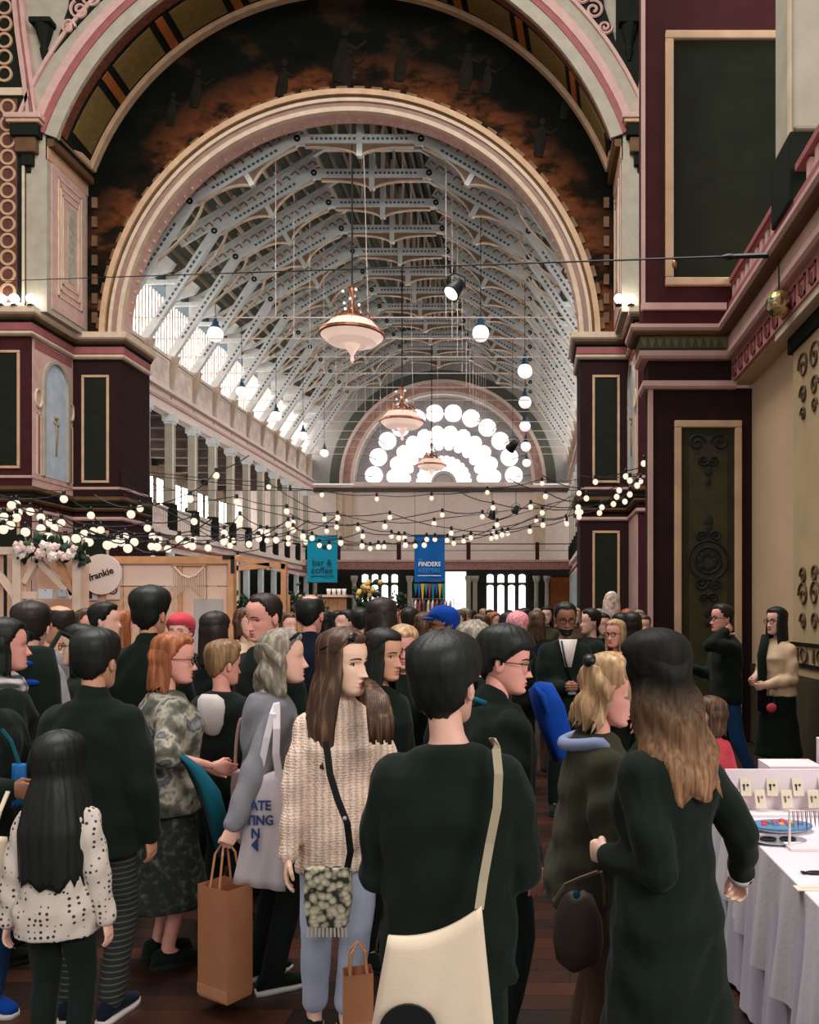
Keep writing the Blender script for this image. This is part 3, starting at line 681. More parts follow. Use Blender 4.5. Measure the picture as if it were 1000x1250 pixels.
# ================================================================ HUNG THINGS
def text_mesh(body, size, bold=0):
    cu = bpy.data.curves.new('lettering', 'FONT'); cu.body = body; cu.size = size; cu.align_x = 'CENTER'; cu.align_y = 'CENTER'; cu.extrude = .0015; cu.offset = bold; cu.resolution_u = 3
    o = bpy.data.objects.new('lettering', cu); COL.objects.link(o); dg = bpy.context.evaluated_depsgraph_get()
    me = bpy.data.meshes.new_from_object(o.evaluated_get(dg)); me.name = 'lettering'
    bpy.data.objects.remove(o); return me
def lettering(body, size, parent, loc, m, rot=(pi/2, 0, 0), bold=0, sx=1, name='lettering'):
    me = text_mesh(body, size, bold); me.materials.clear(); me.materials.append(m)
    o = bpy.data.objects.new(name, me); COL.objects.link(o); o.parent = parent; o.location = loc; o.rotation_euler = rot; o.scale = (sx, 1, 1); return o
# opal globe pendants
CAPB = mat('lamp_cap_blue', c8(44, 74, 96), rough=.4, var=0)
gl = [(263, 408, 36.8, .35), (295, 478, 40, .27), (337, 508, 45, .29), (370, 532, 50, .28), (396, 553, 55, .28), (587, 407, 35, .36), (641, 453, 39, .35), (641, 491, 44.5, .34), (641, 520, 50, .33), (642, 545, 54, .33), (643, 565, 58, .3)]
nth = ['first', 'second', 'third', 'fourth', 'fifth', 'sixth']
for i, (x, y, d, r) in enumerate(gl):
    c = P(x, y, d); side = 'gallery side' if i < 5 else 'chandelier row'
    lb = ('%s white globe pendant along the clerestory wall, counting from the arch' % nth[i]) if i < 5 else ('%s white globe pendant in the row facing the spotlight, counting from the arch' % nth[i-5])
    e = empty('globe_pendant', c, label=lb, category='pendant lamp', group='white globe pendants in the nave')
    MB().ball((0, 0, 0), r, 18, 12).build('globe', GLOBE, e, smooth=True)
    MB().lathe([(r*.75, r*.78), (r*.6, r*1.0), (r*.42, r*1.2), (r*.4, r*1.6), (r*.22, r*1.75), (r*.2, r*2.2), (.03, r*2.35)], (0, 0, 0), 14).build('cap', CAPB, e, smooth=True)
    MB().tube([(0, 0, r*2.2), (0, 0, 19.6-c.z)], .018, 5).build('cable', WIRE, e)
# chandeliers
CHS = mat('chandelier_shade_glass', c8(240, 205, 190), rough=.35, var=0, emit=(1, .72, .6), es=.5)
BRASS = mat('brass', c8(150, 100, 74), rough=.35, var=.2, metal=.6)
for i, (x, y, d, R, lb) in enumerate(((430, 408, Y0, 1.24, 'large ring chandelier hanging just inside the painted arch'), (491, 514, Y0+4*BAY, 1.12, 'ring chandelier hanging between the arch chandelier and the fan window'), (527, 568, Y0+9*BAY, .97, 'small far chandelier hanging close before the fan window'))):
    c = P(x, y, d); e = empty('chandelier', c, label=lb, category='chandelier', group='chandeliers along the nave')
    MB().lathe([(R*.62, R*.36), (R*.64, R*.38), (R*.98, R*.02), (R*.95, 0)], (0, 0, 0), 24).build('upper_shade', CHS, e, smooth=False)
    MB().lathe([(R*.2, -R*.33), (R*.42, -R*.36), (R*.75, -R*.26), (R*.97, -R*.06), (R*.94, -R*.03)], (0, 0, 0), 24).build('lower_shade', CHS, e)
    MB().lathe([(R*.97, -R*.07), (R*1.02, -R*.05), (R*1.02, R*.03), (R*.97, R*.04)], (0, 0, 0), 32).build('rim', BRASS, e)
    MB().lathe([(R*.63, R*.34), (R*.67, R*.36), (R*.67, R*.4), (R*.6, R*.41)], (0, 0, 0), 24).build('top_ring', BRASS, e)
    MB().lathe([(.02, -R*.9), (R*.07, -R*.8), (R*.035, -R*.68), (R*.09, -R*.6), (R*.16, -R*.46), (R*.24, -R*.34), (R*.2, -R*.28)], (0, 0, 0), 14).build('finial', CHS, e, smooth=True)
    MB().lathe([(R*.06, -.1), (R*.07, R*.5), (R*.16, R*.7), (R*.07, R*.85), (R*.07, R*1.2), (R*.13, R*1.35), (R*.03, R*1.55)], (0, 0, 0), 10).build('stem', BRASS, e, smooth=True)
    for k in range(8):
        a = 2*pi*k/8; ar = MB().tube([(R*.08*cos(a), R*.08*sin(a), R*.75), (R*.4*cos(a), R*.4*sin(a), R*.55), (R*.45*cos(a), R*.45*sin(a), R*.72), (R*.62*cos(a), R*.62*sin(a), R*.38)], .03, 5).build('arm', BRASS, e)
    for k in range(10):
        a = 2*pi*(k+.5)/10; MB().ball((R*.28*cos(a), R*.28*sin(a), R*(.7+.3*(k % 3))), R*.045, 6, 5).build('crystal', GLOBE, e)
    for k in range(8):
        a = 2*pi*k/8+.2; MB().tube([(R*.95*cos(a), R*.95*sin(a), 0), (R*.63*cos(a), R*.63*sin(a), R*.38)], .022, 4).build('shade_rib', BRASS, e)
    MB().tube([(0, 0, R*1.5), (0, 0, 20.2-c.z)], .035, 6).build('cable', WIRE, e)
    MB().tube([(R*.5, 0, R*.4), (R*.35, 0, 20-c.z)], .012, 4).build('safety_cable', NWHITE, e)
# festoon strings
STR = [
 (13, 13, [(4, 644), (31, 647), (59, 653), (93, 655), (131, 663), (156, 667), (187, 681)]),
 (13.5, 14.5, [(13, 639), (20, 630), (50, 643), (80, 657), (109, 660), (139, 662), (164, 660), (192, 666), (219, 657)]),
 (14, 16, [(5, 629), (22, 624), (50, 630), (66, 643), (103, 650), (148, 661), (185, 666), (205, 669), (235, 666), (254, 668)]),
 (14.5, 17, [(14, 615), (37, 623), (61, 637), (75, 637), (104, 653), (145, 657), (194, 658), (228, 664), (273, 661), (304, 664)]),
 (15, 17.5, [(20, 614), (78, 608), (111, 628), (123, 646), (153, 654), (186, 654), (236, 659), (276, 655), (316, 657), (337, 659)]),
 (16, 18, [(114, 647), (180, 644), (237, 636), (274, 650), (293, 633), (326, 650), (352, 640), (370, 655)]),
 (14, 17, [(160, 626), (232, 608), (264, 580)]),
 (16, 20, [(171, 620), (289, 612), (350, 624), (412, 632), (470, 643), (530, 640)]),
 (18, 20, [(281, 666), (318, 649), (358, 647), (381, 657), (416, 663), (442, 667), (462, 668), (495, 666), (518, 666)]),
 (18.5, 21, [(285, 660), (326, 660), (352, 657), (373, 662), (402, 668), (452, 670), (469, 668), (507, 667), (554, 664), (600, 658), (620, 652)]),
 (19, 20, [(290, 681), (352, 664), (390, 666), (443, 655), (487, 657), (521, 659), (546, 660), (575, 657), (606, 656), (647, 649), (692, 640)]),
 (19.5, 20.5, [(358, 638), (411, 644), (437, 646), (478, 655), (494, 657), (531, 659), (566, 661), (603, 650), (655, 637), (691, 636)]),
 (21, 21, [(393, 605), (460, 610), (527, 609), (595, 602), (662, 591)]),
 (20, 17, [(328, 595), (396, 634), (476, 632), (551, 651), (613, 653), (663, 641), (707, 631), (732, 626), (763, 612), (782, 587)]),
 (20, 16.5, [(399, 649), (540, 629), (589, 631), (607, 641), (648, 619), (705, 625), (735, 619), (753, 606), (769, 586)]),
 (19, 16, [(602, 620), (662, 626), (709, 625), (749, 615), (769, 603), (786, 565)]),
 (18, 16.3, [(666, 606), (706, 619), (716, 608), (756, 598), (778, 592)]),
 (18, 16.8, [(707, 602), (727, 588), (764, 581), (728, 574)][:3]),
]
bme = {}
for r in (58, 64, 68):
    b = MB().ball((0, 0, 0), (r/1000, r/1000, r/1000*1.08), 10, 8); me = b.mesh('bulb', True); me.materials.append(WARMB); bme[r] = me
sok = MB().lathe([(.03, .06), (.035, .14), (.02, .16)], (0, 0, 0), 8).mesh('socket'); sok.materials.append(BLK)
for i, (d0, d1, pts) in enumerate(STR):
    c0 = P(*pts[0], d0); n = len(pts)
    e = empty('festoon_light_string', c0, label='drooping string of round warm bulbs on a thin dark cord above the crowd', category='string lights', group='festoon strings across the hall')
    q = [P(x, y-6, d0+(d1-d0)*k/max(1, n-1)) for k, (x, y) in enumerate(pts)]
    a = P(pts[0][0]-45, pts[0][1]-22, d0); b = P(pts[-1][0]+40, pts[-1][1]-24, d1)
    if 7 <= i <= 13: a = Vector((-15.1, 29.95, 5.4+.13*i)); b = Vector((1.72, 29.95, 5.0+.14*i))
    full = [a]+q+[b]; sm = []
    for k in range(len(full)-1):
        for u in (0, .33, .66): sm.append(full[k].lerp(full[k+1], u)-Vector((0, 0, .06*sin(pi*u))))
    sm.append(full[-1])
    MB().tube([p-c0 for p in sm], .011, 4).build('cord', WIRE, e)
    for k, p in enumerate(q):
        o = bpy.data.objects.new('bulb', bme[68 if i < 7 else 64 if i < 9 else 58]); COL.objects.link(o); o.parent = e; o.location = p-c0-Vector((0, 0, .11))
        s_ = bpy.data.objects.new('socket', sok); COL.objects.link(s_); s_.parent = o
# stage cable with clamps and spotlight
ca, cb = P(-10, 343.3, 27.3), P(925, 312, 8.62)
e = empty('stage_cable', ca, label='long dark cable strung from the left pier to the balcony', category='cable')
MB().tube([(0, 0, 0), cb-ca], .012, 5).build('wire', WIRE, e)
tk = cb-(cb-ca).normalized()*.42
MB().tube([tk-ca, tk-ca+(cb-tk)*.2, tk-ca+(cb-tk)*.35, cb-ca+(cb-tk)*.3], [.02, .035, .026, .03], 8).build('turnbuckle', BLK, e)
hk = ca.lerp(cb, .963)-Vector((0, 0, .07)); MB().ball(hk-ca, (.03, .03, .05), 8, 6).build('hook', BRASS, e)
def spot(x, y, d, k, lb, tilt=(.5, 0, .6), lit=True, up=None):
    c = P(x, y, d); e = empty('spotlight', c, label=lb, category='spotlight', group='small stage spotlights')
    b = MB().lathe([(.09, .28), (.16, .25), (.2, -.02), (.24, -.22), (.25, -.24)], (0, 0, 0), 14).build('housing', BLK, e, smooth=True)
    l = MB().lathe([(.01, -.245), (.21, -.25), (.21, -.235)], (0, 0, 0), 14).build('lens', mat('spot_lens_lit', (.9, .9, .9), var=0, emit=(1, .9, .85), es=1.4) if lit else CAPB, e)
    for o in (b, l): o.rotation_euler = tilt; o.scale = (k, k, k)
    MB().tube([(-.27*k, 0, 0), (-.27*k, 0, .3*k), (0, 0, .42*k), (.27*k, 0, .3*k), (.27*k, 0, 0)], .02*k, 5).build('yoke', BLK, e)
    MB().tube([(0, 0, .4*k), (0, 0, (up-c.z) if up else .8*k)], .012, 5).build('hanger', BLK, e)
spot(556, 352, 11.9, .52, 'black spotlight with a lit lens hanging from the long cable', (-.45, .55, 0))
spot(601, 628, 27.2, .56, 'small black spotlight hanging before the end wall, pointing straight down', (.2, .2, 0), False, 5.85)
spot(630, 622, 27.2, .5, 'small black spotlight hung apart, tilted, before the end wall', (-.3, .4, 0), False, 5.85)
spot(626, 544, Y0+BAY+.2, .9, 'blue tinted flood lamp hanging before the fan window edge', (.9, .6, .3), False, 13.25)
e = empty('support_cable', (-16.86, 27.2, 5.85), label='thin steel cable between the two great piers carrying the banners', category='cable'); MB().tube([(0, 0.3, 0), (.3, 0, 0), (20.1, 0, 0), (20.4, .3, 0)], .01, 5).build('wire', WIRE, e)
for k in (0, 20.4): MB().box(k-.05, k+.05, .25, .35, -.06, .06).build('anchor_plate', BLK, e)
# little flood lamps on the cornices
for (x, y, d, lb) in ((4, 374, 27.3, 'outer'), (20, 372, 27.3, 'middle'), (40, 374, 27.3, 'corner'), (77, 397, 29.2, 'return'), (755, 361, 27.3, 'left'), (770, 360, 27.3, 'right')):
    c = P(x, y, d); lbl = ('%s one of the small lit floodlamps standing on the cornice above the niche' % lb) if x < 100 else ('%s lamp of the lit pair standing on the cornice beside the maroon pier' % lb)
    e = empty('cornice_floodlamp', (c.x, c.y-.1, 11.98), label=lbl, category='floodlamp', group='floodlamps on the cornices')
    h = c.z-11.98
    MB().lathe([(.12, 0), (.12, .03), (.03, .05), (.03, .14)], (0, 0, 0), 10).build('foot', BLK, e)
    MB().ball((0, 0, max(.22, .24)), .15, 10, 8).build('lens', mat('floodlamp_lens', (.9, .9, .9), var=0, emit=(1, .95, .9), es=14), e, smooth=True)
# hanging bauble by the balcony
c = P(951, 371, 8.5); e = empty('hanging_bauble', c, label='mirrored green and gold ball hanging under the balcony edge', category='ornament')
t = NT('bauble_mirror'); v = t.n('ShaderNodeTexVoronoi', i_Scale=14.0); t.l(t.co(), v.inputs['Vector'])
t.l(t.ramp(v.outputs['Color'], [(.3, c8(30, 110, 50)), (.5, c8(190, 150, 80)), (.7, c8(230, 215, 190)), (.9, c8(120, 80, 30))]), t.b.inputs['Base Color']); t.b.inputs['Metallic'].default_value = .7; t.b.inputs['Roughness'].default_value = .25
MB().ball((0, 0, 0), .135, 18, 12).build('ball', t.m, e)
MB().tube([(0, 0, .12), (0, 0, .62)], .008, 5).build('cord', WIRE, e)
# banners
def banner(x0, x1, y0, y1, d, m, lb):
    a, b = P(x0, y0, d), P(x1, y1, d); w_, h = b.x-a.x, a.z-b.z; c = ((a.x+b.x)/2, d, a.z)
    e = empty('hanging_banner', c, label=lb, category='banner')
    g = MB(); nx, nz = 16, 10; f = lambda u: .018*sin(u*9)
    for s_ in (0, 1):
        for j in range(nz+1):
            for i in range(nx+1): g.v.append((-w_/2+w_*i/nx, f(i/nx+.2*j/nz)+s_*.012, -h*j/nz))
    n1 = (nx+1)*(nz+1)
    for j in range(nz):
        for i in range(nx):
            p = j*(nx+1)+i; g.f += [(p, p+nx+1, p+nx+2, p+1), (n1+p, n1+p+1, n1+p+nx+2, n1+p+nx+1)]
    g.build('cloth', m, e, smooth=True)
    for z_ in (0, -h): MB().tube([(-w_/2-.02, .006, z_), (w_/2+.02, .006, z_)], .016, 6).build('rod', BLK, e)
    for s_ in (-1, 1): MB().tube([(s_*w_*.48, 0, 0), (s_*w_*.48, 0, 5.85-c[2])], .006, 4).build('hanging_line', WIRE, e)
    return e, w_, h
TEALB = mat('banner_teal_cloth', c8(0, 132, 158), var=.06, rough=.8); BLUEB = mat('banner_blue_cloth', c8(0, 88, 160), var=.06, rough=.8)
INK = mat('dark_navy_ink', c8(24, 44, 60), var=0); WINK = mat('white_ink', c8(236, 232, 228), var=0)
LINK = mat('pale_blue_ink', c8(70, 150, 205), var=0)
e, w_, h = banner(375, 412, 654, 711, 27.2, TEALB, 'teal hanging banner lettered bar & coffee')
lettering('bar &', .3, e, (0, -.03, -h*.58), INK); lettering('coffee', .3, e, (0, -.03, -h*.74), INK)
MB().box(-w_*.38, w_*.38, -.028, -.02, -h*.87, -h*.855).build('rule_line', INK, e)
MB().prism([(-.05, -h*.22), (.1, -h*.19), (.22, -h*.26), (.05, -h*.29)], -.028, -.02).build('emblem', INK, e)
e, w_, h = banner(506, 543, 653, 710, 27.2, BLUEB, 'blue hanging banner lettered with white capitals')
lettering('THE', .09, e, (-.32, -.03, -h*.54), LINK); lettering('FINDERS', .205, e, (0, -.03, -h*.63), WINK, bold=.004, sx=.95); lettering('KEEPERS', .2, e, (0, -.03, -h*.76), LINK, sx=.95)
MB().box(-w_*.38, w_*.38, -.028, -.02, -h*.88, -h*.865).build('rule_line', WINK, e)
# bunting below the blue banner
e = empty('bunting_garland', P(524.5, 709, 27.2), label='short garland of teal blue and yellow pennants below the blue banner', category='bunting')
MB().tube([(-.5, 0, -.05), (-.25, 0, -.12), (0, 0, -.14), (.25, 0, -.12), (.5, 0, -.05)], .01, 4).build('cord', WIRE, e)
for k in range(9):
    x = -.46+k*.115; hh = .5+.3*(k % 3)/2
    cc = [c8(0, 120, 140), c8(30, 90, 150), c8(210, 160, 60), c8(20, 140, 130), c8(150, 60, 80)][k % 5]
    MB().prism([(x-.06, -.1), (x, -hh), (x+.06, -.1)], -.01, .005).build('pennant', mat('pennant_%d' % (k % 5), cc, var=.1), e)
# ================================================================ STALLS
PLY = mat('pale_plywood', c8(220, 184, 160), var=.1, scale=4); PLY2 = mat('blush_plywood', c8(230, 200, 182), var=.08, scale=2)
PINE = mat('pine_wood', c8(196, 142, 100), var=.15, scale=6); PINEW = mat('whitewashed_pine', c8(214, 188, 168), var=.1, scale=5); CORK = mat('chipboard', c8(212, 174, 142), var=.15, scale=14)
D = 11.0; b0 = P(100, 683, D); b1 = P(285, 683, D)
e = empty('plywood_stall', (b0.x, D, 0), label='plywood market stall wall with a round white sign and hung macrame', category='market stall')
def W(mb, nm, m, par, **k): return mb.build(nm, m, par, world=True, **k)
zt = b0.z; xs = [b0.x+.02, P(150, 0, D).x, P(222, 0, D).x, P(252, 0, D).x, b1.x]
zb = P(0, 715, D).z
for i in range(4):
    W(MB().box(xs[i]+.006, xs[i+1]-.006, D, D+.04, zb, zt-.05), 'plywood_sheet', PLY2 if i < 2 else PLY, e)
    W(MB().box(xs[i]+.006, xs[i+1]-.006, D+.005, D+.045, .1, zb-.01), 'lower_sheet', CORK if i < 2 else PLY, e)
W(MB().box(b0.x, b1.x, D-.05, D+.05, zt-.06, zt+.04), 'top_rail', PINE, e); W(MB().box(P(97, 0, D).x, P(106, 0, D).x, D-.06, D+.06, 0, zt+.02), 'corner_post', PINEW, e)
W(MB().box(b1.x-.05, b1.x+.02, D-.06, D+.06, 0, zt), 'corner_post', PINE, e); W(MB().box(P(221, 0, D).x-.02, P(221, 0, D).x+.02, D-.03, D, 0, zt-.06), 'batten', PINE, e)
W(MB().box(P(274, 0, D).x, P(288, 0, D).x, D-.07, D-.05, P(0, 683, D).z, P(0, 678, D).z).box(P(284, 0, D).x, P(288, 0, D).x, D-.07, D-.05, P(0, 700, D).z, P(0, 680, D).z), 'corner_bracket', BLK, e)
p0, p1 = P(238, 731, D), P(272, 800, D); W(MB().box(p0.x, p1.x, D-.015, D+.001, p1.z, p0.z), 'grey_poster', mat('grey_poster_paper', c8(176, 166, 162), var=.05), e)
s = empty('round_sign', P(124, 701, D-.08), label='round white sign lettered frankie at a slant', category='sign')
MB().arch([(0.004, -.01), (.27, -.01), (.27, .012), (.004, .012)], 0, 0, 0, 2*pi, 28).build('sign_disc', mat('white_card', c8(224, 206, 196), var=.04), s)
lettering('frankie', .125, s, (0, -.015, 0), BLK, (pi/2, -.32, 0), bold=.003); MB().box(-.01, .01, .0, .06, .1, .14).build('hook', BLK, s)
s = empty('information_sign', P(111, 722, D-.03), label='small pale square sign with a blue letter i', category='sign')
MB().box(-.085, .085, -.005, .02, -.12, .1).build('card', mat('pale_blue_card', c8(200, 200, 206), var=.03), s); lettering('i', .26, s, (0, -.01, -.01), INK, bold=.008)
s = empty('prohibition_sign', P(138, 720, D-.03), label='small white sign with a red crossed out circle', category='sign')
MB().box(-.09, .09, -.005, .02, -.13, .09).build('card', MATS['white_card'], s)
MB().arch([(.045, -.012), (.065, -.012), (.065, -.004), (.045, -.004)], 0, 0, 0, 2*pi, 20).bar((-.04, -.04), (.04, .04), .018, -.012, -.004).build('ban_ring', mat('sign_red', c8(140, 40, 40), var=0), s)
MB().box(-.015, .015, -.01, -.003, -.03, .03).build('pictogram', BLK, s)
s = empty('macrame_hanging', P(231, 690, D-.04), label='cream macrame wall hanging with long fringe on the plywood', category='wall hanging')
for k in range(17):
    x = -.2+k*.025; L = .22+.18*abs(x)/.2; MB().tube([(x, 0, -.02-.12*(1-(x/.2)**2)), (x+.004, -.004, -L*.6-.05), (x, 0, -L-.05)], .006, 4).build('fringe_cord', PINEW, s)
MB().tube([(-.2, 0, -.02), (-.1, 0, -.13), (0, 0, -.17), (.1, 0, -.13), (.2, 0, -.02)], .014, 6).build('swag', PINEW, s); MB().tube([(-.23, 0, 0), (.23, 0, 0)], .01, 6).build('dowel', PINE, s)
# white-washed stall frame at far left
D2 = 10.3; X2 = lambda x: P(x, 0, D2).x; Z2 = lambda y: P(0, y, D2).z
e = empty('whitewashed_stall', (X2(40), D2, 0), label='whitewashed timber stall frame with diagonal braces under a flower garland', category='market stall')
W(MB().box(X2(-30), X2(101), D2-.05, D2+.07, Z2(677), Z2(668)), 'top_beam', PINEW, e)
for a, b in ((-10, 0), (18, 28), (91, 101)): W(MB().box(X2(a), X2(b), D2-.05, D2+.07, 0, Z2(677)), 'post', PINEW, e)
W(MB().box(X2(28), X2(91), D2-.02, D2+.05, Z2(731), Z2(722)), 'cross_rail', PINEW, e)
for (a, b) in (((46, 683), (90, 730)), ((46, 683), (30, 712)), ((72, 684), (90, 726)), ((-2, 700), (20, 730))):
    W(MB().bar((X2(a[0]), Z2(a[1])), (X2(b[0]), Z2(b[1])), .07, D2-.03, D2+.04), 'diagonal_brace', PINEW if a[0] != 72 else PINE, e)
for a, b in ((-10, 18), (28, 91)):
    W(MB().box(X2(a), X2(b), D2+.3, D2+.34, .2, Z2(675)), 'back_board', PLY, e)
s = empty('price_card', P(56, 725, D2-.06), label='blank pale blue card pinned to the whitewashed rail', category='card'); MB().box(-.09, .09, -.01, .005, -.06, .06).build('card', MATS['pale_blue_card'], s); MB().ball((0, -.012, .045), .008, 6, 5).build('pin', BLK, s)
s = empty('price_card', P(76, 724, D2-.06), label='small grey blue card on the whitewashed rail, beside the larger card', category='card'); MB().box(-.055, .055, -.01, .005, -.045, .045).build('card', CAPB if False else mat('grey_blue_card', c8(160, 172, 178), var=.03), s); MB().ball((0, -.012, .03), .008, 6, 5).build('pin', BLK, s)
s = empty('wooden_letter', P(45, 744, D2-.05), label='cream letter D standing on the stall shelf', category='letter'); lettering('D', .3, s, (0, 0, 0), mat('cream_letter', c8(222, 190, 130), var=0), bold=.01); MB().box(-.09, .09, -.01, .03, -.125, -.11).build('base', PINE, s)
# flower garland: leaves and roses, each its own piece
e = empty('flower_garland', P(62, 672, D2-.1), label='garland of dark green leaves and pale roses on the stall top', category='garland')
LEAF = [mat('leaf_%d' % k, c, rough=.5, var=.2) for k, c in enumerate((c8(34, 66, 44), c8(52, 84, 52), c8(24, 46, 36)))]
ROSEP = [mat('rose_%d' % k, c, var=.1) for k, c in enumerate((c8(228, 196, 186), c8(238, 222, 212)))]
lm = []
for k in range(3):
    g = MB(); L = .14
    for (u, wd) in ((0, .005), (.3, .04), (.6, .045), (.85, .025), (1, .002)): g.v += [(-wd, .01*sin(u*3), u*L), (0, -.012, u*L), (wd, .01*sin(u*3), u*L)]
    for i in range(4): b = 3*i; g.f += [(b, b+1, b+4, b+3), (b+1, b+2, b+5, b+4)]
    me = g.mesh('leaf', True); me.materials.append(LEAF[k]); lm.append(me)
rm = []
for k in range(2):
    g = MB()
    for j in range(9):
        a = j*2.4; r = .012+.0045*j; g.ball((r*cos(a), -.02+.002*j, r*sin(a)), (.03, .016, .028), 7, 5)
    me = g.mesh('rose_bloom', True); me.materials.append(ROSEP[k]); rm.append(me)
rg = random.Random(3)
for k in range(95):
    u = rg.random(); x = -.38+.8*u; z = .06*sin(u*5)+rg.uniform(-.07, .1)-.25*max(0, .12-u)*6*rg.random()
    o = bpy.data.objects.new('leaf', lm[k % 3]); COL.objects.link(o); o.parent = e; o.location = (x, rg.uniform(-.08, .06), z); o.rotation_euler = (rg.uniform(-.8, .8), rg.uniform(-3, 3), rg.uniform(-1, 1))
for k in range(20):
    u = rg.random(); o = bpy.data.objects.new('rose_bloom', rm[k % 2]); COL.objects.link(o); o.parent = e; o.location = (-.36+.74*u, -.11+rg.uniform(-.02, .03), .03*sin(u*5)+rg.uniform(-.1, .06)); s_ = rg.uniform(.7, 1.15); o.scale = (s_, s_, s_)
MB().tube([(-.42, 0, -.1), (-.2, 0, 0), (.1, 0, .03), (.42, 0, -.04)], .015, 6).build('stem', LEAF[2], e)
# pergola stall and bar counter further in
D3 = 15.5; X3 = lambda x: P(x, 0, D3).x; Z3 = lambda y: P(0, y, D3).z
e = empty('pergola_stall', (X3(320), D3, 0), label='open pine pergola stall behind the plywood wall', category='market stall')
for (a, b) in (((287, 681), (349, 692)), ((287, 694), (330, 690))): W(MB().bar((X3(a[0]), Z3(a[1])), (X3(b[0]), Z3(b[1])), .1, D3-.05, D3+.05), 'beam', PINE, e)
for a in (289, 347): W(MB().box(X3(a)-.05, X3(a)+.05, D3-.05, D3+.05, 0, Z3(686)), 'post', PINE if a > 300 else PINEW, e)
W(MB().box(X3(300), X3(346), D3+.4, D3+.45, 0, Z3(725)), 'counter_front', PINE, e)
D4 = 17.5; X4 = lambda x: P(x, 0, D4).x; Z4 = lambda y: P(0, y, D4).z
e = empty('bar_counter', (X4(378), D4, 0), label='long pine bar counter below the teal banner', category='counter')
for k in range(8): a = 335+k*11; W(MB().box(X4(a)+.004, X4(a+11)-.004, D4, D4+.04, 0, Z4(729)), 'front_board', PINE, e)
W(MB().box(X4(333), X4(425), D4-.1, D4+.6, Z4(729), Z4(726)), 'worktop', PINEW, e)
for k in range(4):
    s = MB().lathe([(.035, 0), (.05, .13), (.046, .13), (.032, .01)], (0, 0, 0), 10).build('paper_cup', mat('paper_cup_white', c8(220, 214, 208), var=.03), None, smooth=True, label='small white paper cup in the row on the bar counter', category='cup', group='paper cups on the bar counter')
    s.location = (X4(400+k*6.3), D4+.1, Z4(726))
# planters on stands near the end doors
def plant(x, y, d, k, lb, bloom=None):
    c = P(x, y, d); e = empty('leafy_plant', (c.x, d, 0), label=lb, category='plant'); g = random.Random(int(x))
    MB().tube([(0, 0, 0), (0, 0, c.z-.1)], .03, 6).build('stem', LEAF[2], e); MB().lathe([(.16, 0), (.2, .35), (.18, .36)], (0, 0, 0), 10).build('pot', GREYC, e)
    for j in range(60):
        o = bpy.data.objects.new('leaf', lm[j % 3]); COL.objects.link(o); o.parent = e; o.location = (g.gauss(0, .2)*k, g.gauss(0, .15)*k, c.z+g.gauss(0, .3)*k-.1); o.rotation_euler = (g.uniform(-1, 1), g.uniform(-3, 3), g.uniform(-2, 2)); o.scale = (2*k, 2*k, 2*k)
    if bloom:
        fm = MB().ball((0, 0, 0), .09*k, 7, 5).mesh('bloom', True); fm.materials.append(bloom)
        for j in range(14):
            o = bpy.data.objects.new('bloom', fm); COL.objects.link(o); o.parent = e; o.location = (g.gauss(0, .18)*k+.15*k, -.2*k+g.gauss(0, .1), c.z+.35*k+g.gauss(0, .14)*k)
plant(447, 732, 22, .8, 'tall leafy plant topped with yellow blooms near the end windows', mat('bloom_yellow', c8(214, 176, 104), var=.15))
plant(487, 735, 24, .6, 'slim leafy plant beside the tall yellow blooms')
plant(360, 728, 16.2, .45, 'small dark shrub on the pergola stall side of the bar'); plant(295, 738, 13, .4, 'small green pot plant at the plywood stall corner'); plant(389, 735, 17.2, .35, 'small green plant beside the bar counter')
# clothes rack under the bunting
e = empty('clothes_rack', P(528, 760, 25), label='steel clothes rack with hanging garments under the bunting', category='clothes rack'); e.location.z = 0
zr_ = P(0, 731, 25).z
MB().tube([(-.6, 0, 0), (-.6, 0, zr_), (.65, 0, zr_), (.65, 0, 0)], .02, 6).build('frame', mat('steel', c8(190, 186, 184), metal=.5, var=0), e)
for k in range(9):
    x = -.5+k*.13; L = .5+.2*((k*7) % 3)
    MB().loft([[(x+a*.02, b*.05, zr_-.04) for a, b in ((-1, -1), (1, -1), (1, 1), (-1, 1))], [(x+a*.03, b*.2, zr_-.15) for a, b in ((-1, -1), (1, -1), (1, 1), (-1, 1))], [(x+a*.045, b*.22, zr_-.15-L) for a, b in ((-1, -1), (1, -1), (1, 1), (-1, 1))]]).build('garment', [mat('garment_%d' % j, cc, var=.15) for j, cc in enumerate((c8(190, 180, 175), c8(150, 60, 60), c8(60, 60, 66), c8(200, 160, 140)))][k % 4], e)
# pale garment draped on a stand before the far right pier
c = P(747, 742, 10); e = empty('garment_stand', (c.x, 10, 0), label='pale floral garment hung on a tall stand before the far pier', category='clothes stand')
MB().tube([(0, 0, 0), (0, 0, c.z+.2)], .015, 6).build('pole', BLK, e); MB().lathe([(.2, 0), (.2, .02), (.03, .04)], (0, 0, 0), 12).build('foot', BLK, e)
rr = []
for z, rx in ((.2, .03), (.17, .07), (.08, .1), (-.1, .115), (-.26, .13)): rr.append([(rx*cos(2*pi*k/16)*(1+.1*sin(5*k)), .07*sin(2*pi*k/16), c.z+z) for k in range(16)])
t = NT('floral_garment'); v = t.n('ShaderNodeTexVoronoi', i_Scale=26.0); t.l(t.co(), v.inputs['Vector']); t.l(t.ramp(v.outputs['Color'], [(.25, c8(210, 130, 120)), (.5, c8(226, 214, 200)), (.75, c8(150, 160, 150)), (.9, c8(228, 190, 150))]), t.b.inputs['Base Color'])
MB().loft(rr).build('garment', t.m, e, smooth=True)
